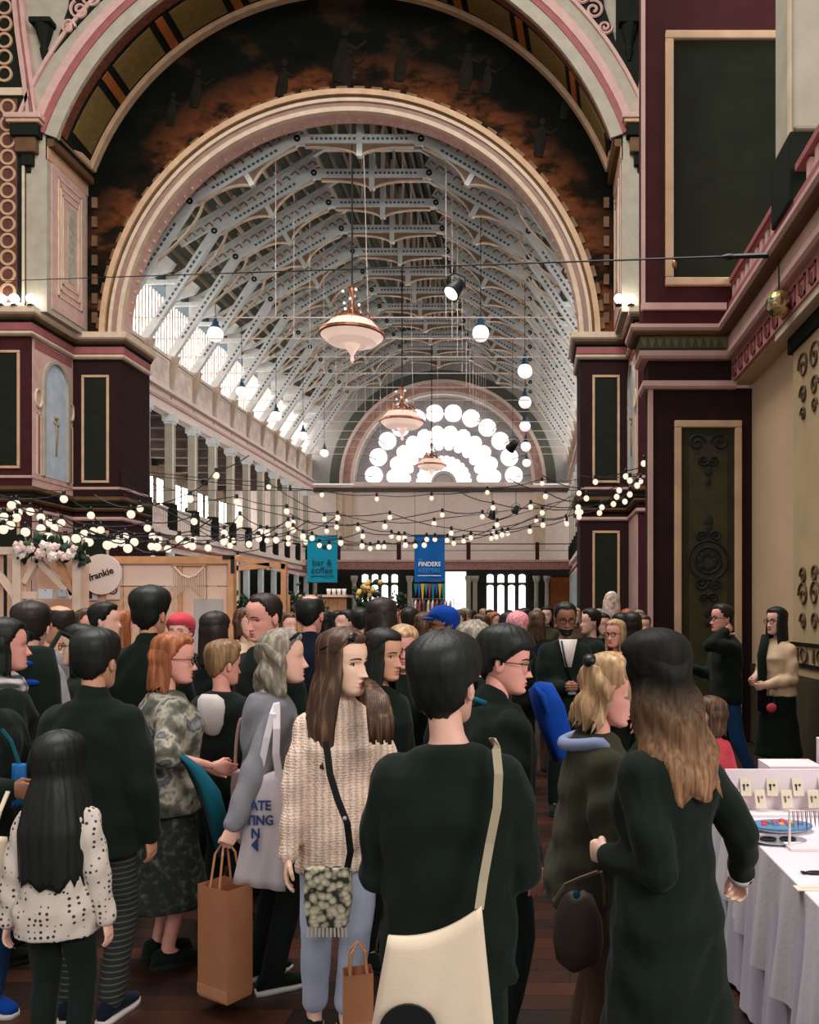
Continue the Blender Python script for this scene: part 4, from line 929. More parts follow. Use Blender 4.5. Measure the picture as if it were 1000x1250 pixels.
# ================================================================ JEWELLERY TABLE
TX0, TX1, TY0, TY1, TZ = .93, 2.3, 1.9, 4.25, .75
CLOTH = mat('white_table_cloth', c8(206, 200, 206), var=.05, rough=.85, bump=.15, bscale=60)
e = empty('display_table', ((TX0+TX1)/2, (TY0+TY1)/2, 0), label='trestle table hidden under the white cloth at the right', category='table')
W(MB().box(TX0+.04, TX1-.04, TY0+.04, TY1-.04, TZ-.05, TZ-.012), 'table_top', PINE, e)
for x in (TX0+.1, TX1-.1):
    for y in (TY0+.1, TY1-.1): W(MB().box(x-.025, x+.025, y-.025, y+.025, 0, TZ-.05), 'leg', BLK, e)
e = empty('table_cloth', ((TX0+TX1)/2, (TY0+TY1)/2, TZ), label='white cloth draped to the floor in layered folds over the display table', category='table cloth')
def skirt(off, ztop, zb0, zb1, thick, seed):
    per = []; n = 0
    cs = [(TX0-off, TY0-off), (TX0-off, TY1+off), (TX1+off, TY1+off), (TX1+off, TY0-off)]
    for i in range(4):
        a, b = cs[i], cs[(i+1) % 4]; m_ = max(8, int(math.hypot(b[0]-a[0], b[1]-a[1])/.03))
        for k in range(m_): per.append((a[0]+(b[0]-a[0])*k/m_, a[1]+(b[1]-a[1])*k/m_, (-1, 0, 1, 0)[i], (0, 1, 0, -1)[i]))
    rows = 14; rings = []
    for j in range(rows+1):
        f = j/rows; q = []
        for k, (x, y, nx, ny) in enumerate(per):
            zb = zb0+(zb1-zb0)*.5*(1+sin(x*3.1+y*2.3+seed)); z = ztop+(zb-ztop)*f
            am = f*(.026*sin((x+y)*21+seed*2)+.014*sin((x+y)*47+seed)+.02); q.append((x+nx*am, y+ny*am, z))
        rings.append(q)
    return MB().loft(rings, caps=False)
top = MB().box(TX0-.012, TX1+.012, TY0-.012, TY1+.012, TZ-.01, TZ); 
W(top, 'cloth_top', CLOTH, e, bevel=.008); W(skirt(.014, TZ-.004, .3, .46, 0, 1.0), 'upper_drape', CLOTH, e, smooth=True); W(skirt(.006, TZ-.02, .01, .03, 0, 2.3), 'lower_drape', mat('lilac_white_cloth', c8(190, 186, 200), var=.05, rough=.85), e, smooth=True)
def onT(px, py, z=TZ): d = (CH-z)*1000/(py-752); return P(px, py, d)
WBOX = mat('white_display_card', c8(222, 208, 210), var=.03); CARDM = mat('cream_card', c8(212, 200, 178), var=.06)
def openbox(loc, sx, sy, sz, lb):
    e = empty('display_box', loc, label=lb, category='display box'); t_ = .012
    MB().box(-sx/2, sx/2, -sy/2, sy/2, 0, t_).build('base', WBOX, e)
    for (a, b, c, d) in ((-sx/2, sx/2, -sy/2, -sy/2+t_), (-sx/2, sx/2, sy/2-t_, sy/2), (-sx/2, -sx/2+t_, -sy/2, sy/2), (sx/2-t_, sx/2, -sy/2, sy/2)): MB().box(a, b, c, d, t_, sz).build('side', WBOX, e, bevel=.003)
    MB().box(-sx/2, sx/2, -sy/2, sy/2, sz, sz+t_).build('lid', WBOX, e, bevel=.004)
openbox((1.28, 4.08, TZ), .26, .2, .19, 'white display box standing behind the earring cards')
openbox((1.62, 4.08, TZ), .34, .22, .3, 'taller white display box at the back of the table')
# tiered riser with trinkets
e = empty('tiered_riser', (1.74, 3.5, TZ), label='white stepped riser crowded with small coloured trinkets', category='display stand')
for k in range(3): MB().box(-.22, .22, -.18+k*.1, .2, k*.07, k*.07+.07).build('step', WBOX, e, bevel=.005)
cols = [c8(30, 90, 130), c8(190, 70, 70), c8(70, 110, 60), c8(40, 40, 44), c8(200, 150, 70), c8(120, 90, 140)]
tm = [mat('trinket_%d' % k, c, rough=.35, var=.1) for k, c in enumerate(cols)]
rg = random.Random(5); TCN = ['blue', 'red', 'green', 'black', 'amber', 'violet']
for k in range(26):
    st = k % 3; x = -.2+(k//3)*.05; h = rg.uniform(.025, .05)
    ci = rg.randrange(6); s = MB().lathe([(.012, 0), (.018, h*.4), (.01, h*.8), (.014, h)], (0, 0, 0), 8).build('trinket_bottle', tm[ci], None, smooth=True, label='small %s trinket bottle on the %s step of the white riser' % (TCN[ci], ('lowest', 'middle', 'top')[st]), category='trinket', group='trinkets on the stepped riser')
    s.location = (1.74+x, 3.5-.14+st*.1, TZ+.07+st*.07)
# earring card rack
e = empty('earring_rack', (1.2, 3.84, TZ), label='slanted rack of cream earring cards behind the blue rimmed plate', category='display rack')
MB().box(-.28, .28, .06, .075, 0, .2).build('back_board', WBOX, e); MB().box(-.28, .28, -.06, .075, 0, .012).build('base', WBOX, e)
for k in range(9):
    x = -.25+k*.062
    cdm = MB().box(-.025, .025, -.002, .002, 0, .085).build('earring_card', CARDM, e); cdm.location = (x, .0+.03*(k % 2), .03+.05*(k % 2)); cdm.rotation_euler = (-.35, 0, .1*(k % 3-1))
    er = MB().ball((-.009, -.006, .05), .006, 6, 5).ball((.009, -.006, .05), .006, 6, 5).tube([(-.009, -.006, .05), (-.009, -.006, .025)], .003, 4).build('earring', BLK if k % 2 else BRASS, cdm)
p = onT(935, 1012); e = empty('blue_rimmed_plate', (p.x+.06, p.y-.02, TZ), label='oval plate with a blue rim holding small bright jewellery', category='plate')
sc_ = lambda mb: setattr(mb, 'v', [(x*1.5, y, z) for x, y, z in mb.v]) or mb
sc_(MB().lathe([(.05, 0), (.07, .005), (.088, .02), (.084, .02), (.066, .01), (.01, .008)], (0, 0, 0), 26)).build('dish', WBOX, e, smooth=True)
sc_(MB().lathe([(.083, .018), (.09, .018), (.09, .026), (.083, .026)], (0, 0, 0), 26)).build('rim', mat('rim_blue', c8(60, 120, 165), var=.05, rough=.3), e, smooth=True)
for k in range(14):
    a = k*2.4; r = .012+.004*k
    s = MB().lathe([(.008, 0), (.016, .006), (.014, .016), (.004, .02)], (0, 0, 0), 8).build('brooch', tm[(k*5) % 6] if k % 3 else mat('brooch_red', c8(190, 40, 56), var=0, rough=.3), None, smooth=True, label='small %s brooch lying in the blue rimmed plate' % (TCN[(k*5) % 6] if k % 3 else 'crimson'), category='brooch', group='brooches in the blue rimmed plate')
    s.location = (p.x+.06+1.4*r*cos(a), p.y+r*sin(a)*.9, TZ+.014)
p = onT(935, 1028); e = empty('steel_tray', (p.x+.05, p.y, TZ), label='shallow steel tray with two dark rings in front of the blue rimmed plate', category='tray')
sc_(MB().lathe([(.05, 0), (.065, .004), (.078, .012), (.074, .012), (.01, .005)], (0, 0, 0), 22)).build('dish', mat('tray_steel', c8(170, 172, 180), metal=.6, rough=.3, var=0), e, smooth=True)
for k in (-.04, .04): MB().tube([(k+.03*cos(a), .02*sin(a), .014) for a in np.linspace(0, 2*pi, 13)], .006, 5).build('ring', BLK, e)
# wire stand with hanging chains
p = onT(975, 1040); e = empty('necklace_stand', (p.x+.05, p.y+.05, TZ), label='white wire stand hung with fine chains near the table edge', category='display stand')
MB().box(-.08, .08, -.05, .05, 0, .012).build('base', WBOX, e); MB().tube([(-.07, 0, .01), (-.07, 0, .15), (.07, 0, .15), (.07, 0, .01)], .006, 6).build('frame', WBOX, e)
for k in range(8): x = -.06+k*.017; MB().tube([(x, -.008, .15), (x+.004, -.012, .07+.01*(k % 3)), (x+.008, -.008, .15)], .0025, 4).build('chain', BRASS if k % 2 else MATS['tray_steel'], e)
p = onT(989, 1067); e = empty('hair_comb', (p.x+.02, p.y, TZ), label='black oval hair comb lying on the white cloth', category='comb'); MB().ball((0, 0, .006), (.04, .018, .006), 12, 6).build('body', BLK, e, smooth=True)
for k in range(6): MB().box(-.05-.0, -.035, -.012+k*.005, -.0095+k*.005, .003, .007).build('tooth', BLK, e)
p = onT(985, 1085); e = empty('price_card', (p.x+.02, p.y, TZ), label='flat cream price card in front of the black comb', category='card'); MB().box(-.06, .06, -.025, .025, 0, .004).build('card', CARDM, e); MB().box(-.04, .02, -.004, -.001, .004, .0045).build('print_line', mat('faint_print', c8(190, 130, 130), var=0), e)
# ================================================================ PEOPLE: builders
_tab = np.array([
 (0.00,.018,.070,-.030),(.03,.034,.084,-.015),(.08,.043,.089,.0),(.15,.050,.0885,.025),(.22,.056,.0885,.052),(.30,.062,.087,.072),(.40,.068,.085,.085),
 (.50,.0715,.083,.094),(.58,.074,.087,.098),(.68,.0755,.089,.100),(.78,.073,.084,.096),(.86,.066,.072,.085),(.92,.054,.055,.067),(.97,.034,.033,.042),(1.0,.003,.003,.004)])
HH = .23
def _hv(zf, c):
    g = np.linspace(0, 1, 201); v = np.interp(g, _tab[:, 0], _tab[:, c]); k = np.ones(9)/9
    vs = np.convolve(np.pad(v, 4, mode='edge'), k, 'valid'); vs[-8:] = v[-8:]
    return np.interp(zf, g, vs)
def head_pts(zf, th, off=0.0, feat=False):
    """zf 0 chin .. 1 crown, th 0 front; returns xyz arrays"""
    w_, F, B = _hv(zf, 1), _hv(zf, 2), _hv(zf, 3); ry = (F+B)/2; cy = (B-F)/2
    x = w_*np.sin(th); y = cy-ry*np.cos(th); z = (zf-.5)*HH
    if feat:
        fr = np.clip(np.cos(th), 0, 1)**.5; ax = np.abs(x)
        r = np.clip((.53-zf)/.215, 0, 1); nose = np.where(zf > .315, (.004+.023*r**1.15)*(zf < .56), .027*np.exp(-((zf-.315)/.014)**2))
        d = nose*np.exp(-(x/(.0062+.0065*r))**2)
        d += .008*np.exp(-((ax-.013)/.006)**2-((zf-.325)/.022)**2)
        d -= .010*np.exp(-((ax-.031)/.015)**2-((zf-.505)/.036)**2)
        d += .0045*np.exp(-((ax-.03)/.024)**2-((zf-.578)/.026)**2)
        d += .0065*np.exp(-(x/.019)**2)*(np.exp(-((zf-.228)/.02)**2)+np.exp(-((zf-.175)/.02)**2))
        d -= .004*np.exp(-(x/.022)**2-((zf-.202)/.009)**2)
        d -= .004*np.exp(-(x/.02)**2-((zf-.13)/.022)**2)
        d += .005*np.exp(-(x/.017)**2-((zf-.07)/.05)**2)
        d += .004*np.exp(-((ax-.042)/.018)**2-((zf-.39)/.07)**2)
        y = y-d*fr
    n = np.sqrt(x*x+y*y+z*z)+1e-6
    if np.any(off): x, y, z = x+x/n*off, y+y/n*off, z+z/n*off
    return x, y, z
def grid_faces(nr, nc, base=0):
    f = []
    for i in range(nr-1):
        for k in range(nc): f.append((base+i*nc+k, base+i*nc+(k+1) % nc, base+(i+1)*nc+(k+1) % nc, base+(i+1)*nc+k))
    return f
def head_mesh(nr, nc, ears=True):
    t_ = np.linspace(0, 1, nr); zf = .35*(t_)+.65*(.5-.5*np.cos(pi*t_)); th = np.linspace(0, 2*pi, nc, endpoint=False)
    # concentrate columns at the front
    th = th-.45*np.sin(th)
    Zf, Th = np.meshgrid(zf, th, indexing='ij'); x, y, z = head_pts(Zf, Th, 0, True)
    v = np.stack([x, y, z], -1).reshape(-1, 3).tolist(); f = grid_faces(nr, nc)
    f.append(tuple(range(nc-1, -1, -1))); f.append(tuple((nr-1)*nc+k for k in range(nc)))
    lip = []
    for i in range(nr-1):
        for k in range(nc):
            zz = zf[i:i+2].mean(); xx = abs(x[i, k]); lip.append(1 if (.15 < zz < .25 and xx < .0185*(1-((zz-.2)/.06)**2) and y[i, k] < -.06) else 0)
    lip += [0, 0]
    m = MB(); m.v = [tuple(p) for p in v]; m.f = f
    for s in (-1, 1) if ears else ():
        m.ball((s*.074, .012, -.008), (.010, .019, .031), 8, 7); m.ball((s*.078, .02, 0), (.007, .010, .026), 7, 6)
    return m, lip+[0]*(len(m.f)-len(lip))
def smoothstep(x): x = np.clip(x, 0, 1); return x*x*(3-2*x)
def hair_cap(nr, nc, top=.024, side=.012, nape=.16, fringe=.8, bald=0, seed=0, rough=.002):
    t_ = np.linspace(0, 1, nr); zf = .08+.92*(.4*t_+.6*np.sin(pi/2*t_)); th = np.linspace(0, 2*pi, nc, endpoint=False)
    Zf, Th = np.meshgrid(zf, th, indexing='ij'); a = np.degrees(np.abs((Th+pi) % (2*pi)-pi))
    zl = np.interp(a, [0, 40, 58, 72, 84, 92, 100, 120, 180], [fringe, fringe+.01, fringe-.06, .60, .50, .42, .56, .34, nape])
    if bald: zl = np.maximum(zl, np.interp(a, [0, 50, 70, 180], [.97, .95, .6, zl.min()]))
    T = side+(top-side)*smoothstep((Zf-.55)/.35)
    if bald: T = np.where(Zf > 1-bald*.35, -.006, T)
    T = T+rough*(np.sin(Th*19+Zf*7+seed)+.7*np.sin(Th*31-Zf*17+seed*2))
    off = -.012+(T+.012)*smoothstep((Zf-zl)/.05+.35)
    x, y, z = head_pts(Zf, Th, off); m = MB(); m.v = [tuple(p) for p in np.stack([x, y, z], -1).reshape(-1, 3)]; m.f = grid_faces(nr, nc)
    m.f.append(tuple((nr-1)*nc+k for k in range(nc))); return m
def hair_curtain(L, th0=70, t_=.02, flare=0, back=.0, wav=0, ztop=.8, seed=0, nc=40, nr=22, rag=.02, split=None):
    """closed sheet of hair hanging round the back of the head from zf=ztop to L metres below the chin"""
    m = MB(); z0 = (ztop-.5)*HH; z1 = -.5*HH-L; rings = []
    th = np.radians(np.linspace(th0, 360-th0, nc)); rg = np.random.RandomState(seed); jag = rg.uniform(-1, 1, nc)*rag
    for i in range(nr):
        f = i/(nr-1); z = z0+(z1-z0)*f+jag*f; zf = np.clip(z/HH+.5, .38, 1)
        w_, F, B = _hv(zf, 1), _hv(zf, 2), _hv(zf, 3); low = np.clip((.38*HH-.5*HH-z)/.2, 0, 1)
        w_ = w_+low*(.012+flare); B = B+low*back; ry = (F+B)/2; cy = (B-F)/2
        tp = smoothstep(np.array(f/.4)); tt = (.009+tp*(t_-.009))*(.55+.45*smoothstep(np.minimum(th-th[0], th[-1]-th)/.35))*(1-.35*f**3)+.003*tp*np.sin(th*23+seed+wav*z*60)
        wob = wav*.012*np.sin(z*45+np.sin(th*3)*2)
        xo = (w_+tt+wob)*np.sin(th); yo = cy-(ry+tt+wob)*np.cos(th); xi = (w_-.012)*np.sin(th); yi = cy-(ry-.012)*np.cos(th)
        ring = [(xo[k], yo[k], z[k]) for k in range(nc)]+[(xi[k], yi[k], z[k]) for k in range(nc-1, -1, -1)]; rings.append(ring)
    return m.loft(rings)
def remesh(mb, vox, smooth=4, fac=.5):
    me = mb.mesh('tmp'); o = bpy.data.objects.new('tmp', me); COL.objects.link(o)
    r = o.modifiers.new('r', 'REMESH'); r.mode = 'VOXEL'; r.voxel_size = vox; r.use_smooth_shade = True
    if smooth: s = o.modifiers.new('s', 'SMOOTH'); s.iterations = smooth; s.factor = fac
    dg = bpy.context.evaluated_depsgraph_get(); out = bpy.data.meshes.new_from_object(o.evaluated_get(dg))
    bpy.data.objects.remove(o); bpy.data.meshes.remove(me)
    out.polygons.foreach_set('use_smooth', [True]*len(out.polygons)); return out
def folds(me, amp, seed=0, kz=34):
    n = len(me.vertices); co = np.empty(n*3); me.vertices.foreach_get('co', co); no = np.empty(n*3); me.vertex_normals.foreach_get('vector', no)
    co = co.reshape(-1, 3); no = no.reshape(-1, 3); x, y, z = co.T
    a = np.sin(z*kz+3*np.sin(x*11+seed)+2.2*np.sin(y*13+seed*1.7))*np.sin(x*9+y*12+z*4+seed); b = np.sin(x*41+z*15+seed)*np.sin(y*37-z*11+seed*.6)
    co = co+no*(amp*(a+.45*b))[:, None]; me.vertices.foreach_set('co', co.ravel()); me.update()
def merge_into(me, parts):
    """append MB geometry (with per-face slots) to a mesh datablock"""
    n = len(me.vertices); co = np.empty(n*3); me.vertices.foreach_get('co', co)
    V = co.reshape(-1, 3).tolist(); Fc = [tuple(p.vertices) for p in me.polygons]; sl = [0]*len(Fc)
    for mb, slots in parts:
        b = len(V); V += [list(v) for v in mb.v]; Fc += [tuple(i+b for i in f) for f in mb.f]; sl += slots if slots else [0]*len(mb.f)
    o = bpy.data.meshes.new('person'); o.from_pydata(V, [], Fc); o.polygons.foreach_set('use_smooth', [True]*len(Fc)); o.polygons.foreach_set('material_index', sl); o.update(); bpy.data.meshes.remove(me); return o
def xf(mb, M_):
    r = MB(); r.f = list(mb.f); r.v = [tuple(M_ @ Vector(v)) for v in mb.v]; return r
def from_mesh(me):
    m = MB(); m.v = [tuple(v.co) for v in me.vertices]; m.f = [tuple(p.vertices) for p in me.polygons]; return m
# hands: fingers -z, palm +x, thumb -y (a right hand)
def _hand(curl, spread=1.0, thumb=.5):
    m = MB()
    rings = []
    for z, wy, wx, cy in ((.012, .024, .019, 0), (-.01, .028, .017, 0), (-.04, .038, .0155, -.002), (-.07, .041, .0135, -.002), (-.09, .038, .011, 0)):
        rings.append([(wx*cos(2*pi*k/14), cy+wy*sin(2*pi*k/14), z) for k in range(14)])
    m.loft(rings[::-1])
    for (y, L, r, ex) in ((-.029, .070, .0088, 0), (-.0095, .078, .0092, .04), (.0105, .072, .0088, .08), (.029, .056, .0078, .14)):
        p = Vector((0, y, -.084)); a = 0; pts = [p+Vector((0, 0, .02)), p]; rs = [r, r*1.05]
        for k, (fr, bd) in enumerate(((.45, .75), (.31, 1.15), (.24, .8))):
            a += curl*bd+ex*curl; fan = y*1.2*spread*(.25)
            p = p+Vector((sin(a), fan, -cos(a)))*L*fr; pts.append(p); rs.append(r*(.97-.09*k))
        m.tube(pts, rs, 8); m.ball(pts[-1], rs[-1], 8, 6)
        for q, rr in zip(pts[1:-1], rs[1:-1]): m.ball(q, rr*1.04, 8, 6)
    th = [Vector((.004, -.022, -.018)), Vector((.014, -.046, -.046)), Vector((.014+.014*thumb+.012*curl, -.056+.018*curl, -.076)), Vector((.016+.022*thumb+.02*curl, -.05+.03*curl, -.098))]
    m.tube(th, [.014, .0125, .0105, .0085], 8)
    for q, rr in zip(th, (.014, .0125, .0105, .0088)): m.ball(q, rr, 8, 6)
    return from_mesh(remesh(m, .0042, 3, .5))
HANDS = {'relaxed': _hand(.32), 'fist': _hand(1.25, .4, 1.0), 'hold': _hand(.8, .6, .8)}
def ik(S_, H_, L1, L2, pole):
    d = H_-S_; L = min(d.length, (L1+L2)*.999); dn = d.normalized(); H2 = S_+dn*L
    a = (L1*L1-L2*L2+L*L)/(2*L); h = sqrt(max(0, L1*L1-a*a)); p = pole-dn*pole.dot(dn)
    p = p.normalized() if p.length > 1e-5 else Vector((0, 1, 0)); return S_+dn*a+p*h, H2
def limb(mb, pts, rs, n=10):
    # add mid points for smooth taper
    P_ = []; R_ = []
    for i in range(len(pts)-1):
        for u in (0, .34, .67): P_.append(Vector(pts[i]).lerp(Vector(pts[i+1]), u)); R_.append(rs[i]+(rs[i+1]-rs[i])*u)
    P_.append(Vector(pts[-1])); R_.append(rs[-1]); mb.tube(P_, R_, n)
    for p, r in zip(pts, rs): mb.ball(p, r, 10, 7)
def torso(mb, rows, tilt=None, n=20, sq=2.4):
    rings = []
    for z, rx, ry, cy in rows:
        q = []
        for k in range(n):
            a = 2*pi*k/n; c_, s_ = cos(a), sin(a); e = 2/sq
            q.append((rx*abs(c_)**e*(1 if c_ > 0 else -1), cy+ry*abs(s_)**e*(1 if s_ > 0 else -1), z))
        rings.append(q)
    mb.loft(rings)
SKINS = {n: mat('skin_'+n, c8(*c), rough=.55, var=.08, scale=18, spec=.35) for n, c in (('fair', (226, 176, 156)), ('rosy', (222, 156, 140)), ('tan', (200, 146, 116)), ('light', (232, 190, 166)), ('brown', (142, 94, 72)))}
LIP = mat('lip_rose', c8(184, 108, 100), rough=.45, var=0); EYEW = mat('eye_white', c8(220, 210, 204), rough=.2, var=0); IRIS = mat('eye_dark_iris', c8(30, 22, 18), rough=.15, var=0)
def hairmat(name, c, c2=None, gl=.5):
    if name in MATS: return MATS[name]
    t = NT(name); nz = t.noise(1.0, 3, t.co((42, 42, 5))); lo = tuple(v*.55 for v in c); hi = c2 or tuple(min(1, v*1.35) for v in c)
    t.l(t.ramp(nz, [(.3, lo), (.52, c), (.75, hi)]), t.b.inputs['Base Color']); t.b.inputs['Roughness'].default_value = gl; t.b.inputs['Specular IOR Level'].default_value = .25
    t.bump(t.noise(1.0, 2, t.co((90, 90, 6))), .3, .004); MATS[name] = t.m; return t.m
HBLACK = hairmat('hair_black', c8(22, 25, 22)); HDARK = hairmat('hair_dark_brown', c8(36, 29, 25)); HBROWN = hairmat('hair_brown', c8(72, 50, 36), c8(128, 96, 70)); HRED = hairmat('hair_copper', c8(150, 86, 52), c8(190, 120, 76))
HGREY = hairmat('hair_ash_grey', c8(128, 118, 102), c8(186, 176, 158)); HBLOND = hairmat('hair_blond', c8(168, 132, 94), c8(212, 184, 146)); HSAND = hairmat('hair_sandy', c8(120, 90, 62), c8(160, 128, 92))
t = NT('hair_ombre'); sp_ = t.n('ShaderNodeSeparateXYZ'); t.l(t.co(), sp_.inputs[0]); mr = t.n('ShaderNodeMapRange'); mr.inputs[1].default_value = 1.7; mr.inputs[2].default_value = 1.26; t.l(sp_.outputs[2], mr.inputs[0])
t.l(t.mix(t.ramp(mr.outputs[0], [(.15, (0, 0, 0)), (.8, (1, 1, 1))]), t.ramp(t.noise(1, 3, t.co((70, 70, 5))), [(.3, c8(16, 19, 16)), (.7, c8(30, 28, 23))]), t.ramp(t.noise(1, 3, t.co((80, 80, 5))), [(.3, c8(92, 64, 44)), (.7, c8(166, 126, 92))])), t.b.inputs['Base Color']); t.b.inputs['Roughness'].default_value = .6; t.b.inputs['Specular IOR Level'].default_value = .12
t.bump(t.noise(1.0, 2, t.co((90, 90, 6))), .3, .004); HOMBRE = t.m
CL = {}
def cloth(name, c, var=.12, bump=.25, bs=120):
    if name not in CL: CL[name] = mat('cloth_'+name, c8(*c), rough=.9, var=var, scale=6, bump=bump, bscale=bs, bdist=.004, spec=.05, sheen=.05)
    return CL[name]
CB = cloth('black', (24, 32, 27)); CB2 = cloth('charcoal', (30, 37, 34)); CNAVY = cloth('navy', (22, 30, 42)); CGREY = cloth('grey_wool', (128, 128, 134)); CJEAN = cloth('indigo_denim', (34, 66, 108)); CLJ = cloth('pale_denim', (176, 184, 206))
COLIVE = cloth('olive_drab', (58, 58, 44)); CBEI = cloth('beige', (206, 176, 146)); CWHT = cloth('white_cotton', (216, 208, 202)); CBLUE = cloth('royal_blue', (16, 58, 138)); CTEAL = cloth('teal', (20, 82, 96)); CRED = cloth('coral_red', (196, 72, 84)); CHG = cloth('heather_grey', (146, 142, 142)); CBRN = cloth('brown_wool', (78, 58, 46))
def pattern_mat(name, fn):
    if name not in MATS: t = NT(name); fn(t); t.b.inputs['Roughness'].default_value = .9; MATS[name] = t.m
    return MATS[name]
def _knit(t):
    wv = t.n('ShaderNodeTexWave', wave_type='BANDS', bands_direction='X'); wv.inputs['Scale'].default_value = 11; wv.inputs['Distortion'].default_value = 2.6; wv.inputs['Detail'].default_value = 1; wv.inputs['Detail Scale'].default_value = 9.0; t.l(t.co((1, .7, .9)), wv.inputs[0])
    w2 = t.n('ShaderNodeTexWave', wave_type='BANDS', bands_direction='Z'); w2.inputs['Scale'].default_value = 26; w2.inputs['Distortion'].default_value = 5; t.l(t.co(), w2.inputs[0])
    h = t.mix(.25, wv.outputs[0], w2.outputs[0]); t.l(t.ramp(h, [(.1, c8(204, 174, 152)), (.45, c8(232, 204, 184)), (1, c8(240, 218, 202))]), t.b.inputs['Base Color']); t.bump(h, .55, .01)
KNIT = pattern_mat('cream_cable_knit', _knit)
def _dots(t):
    v = t.n('ShaderNodeTexVoronoi', i_Scale=32.0, i_Randomness=.35); t.l(t.co(), v.inputs['Vector']); t.l(t.ramp(v.outputs['Distance'], [(.0, c8(48, 42, 50)), (.24, c8(48, 42, 50)), (.3, c8(196, 184, 172))]), t.b.inputs['Base Color'])
DOTS = pattern_mat('polka_dot_jersey', _dots)
def _camo(t): t.l(t.ramp(t.noise(9, 3), [(.32, c8(44, 48, 40)), (.45, c8(86, 86, 74)), (.56, c8(168, 160, 142)), (.62, c8(70, 76, 84)), (.75, c8(150, 148, 150))], 'LINEAR'), t.b.inputs['Base Color'])
CAMO = pattern_mat('mottled_print_cotton', _camo)
def _darkprint(t): t.l(t.ramp(t.noise(26, 3), [(.5, c8(26, 34, 30)), (.62, c8(60, 62, 54)), (.7, c8(96, 90, 78))]), t.b.inputs['Base Color'])
DPRINT = pattern_mat('dark_floral_print', _darkprint)
def _plaid(t):
    w1 = t.n('ShaderNodeTexWave', bands_direction='X'); w1.inputs['Scale'].default_value = 7; t.l(t.co(), w1.inputs[0]); w2 = t.n('ShaderNodeTexWave', bands_direction='Z'); w2.inputs['Scale'].default_value = 7; t.l(t.co(), w2.inputs[0])
    t.l(t.ramp(t.mix(.5, w1.outputs[0], w2.outputs[0]), [(.25, c8(46, 48, 50)), (.5, c8(120, 116, 116)), (.8, c8(190, 182, 180))]), t.b.inputs['Base Color'])
PLAID = pattern_mat('grey_plaid_wool', _plaid)
def _floral(t):
    v = t.n('ShaderNodeTexVoronoi', i_Scale=42.0); t.l(t.co(), v.inputs['Vector']); t.l(t.ramp(v.outputs['Distance'], [(.1, c8(220, 212, 188)), (.5, c8(176, 168, 140)), (.75, c8(46, 48, 42))]), t.b.inputs['Base Color']); t.bump(v.outputs['Distance'], .6, .006)
FLORAL = pattern_mat('woven_floral', _floral)
def _stripe(t):
    w1 = t.n('ShaderNodeTexWave', bands_direction='Z'); w1.inputs['Scale'].default_value = 12; t.l(t.co(), w1.inputs[0]); t.l(t.ramp(w1.outputs[0], [(.8, c8(27, 34, 30)), (.95, c8(84, 84, 78))]), t.b.inputs['Base Color'])
STRIPE = pattern_mat('fine_striped_jersey', _stripe)

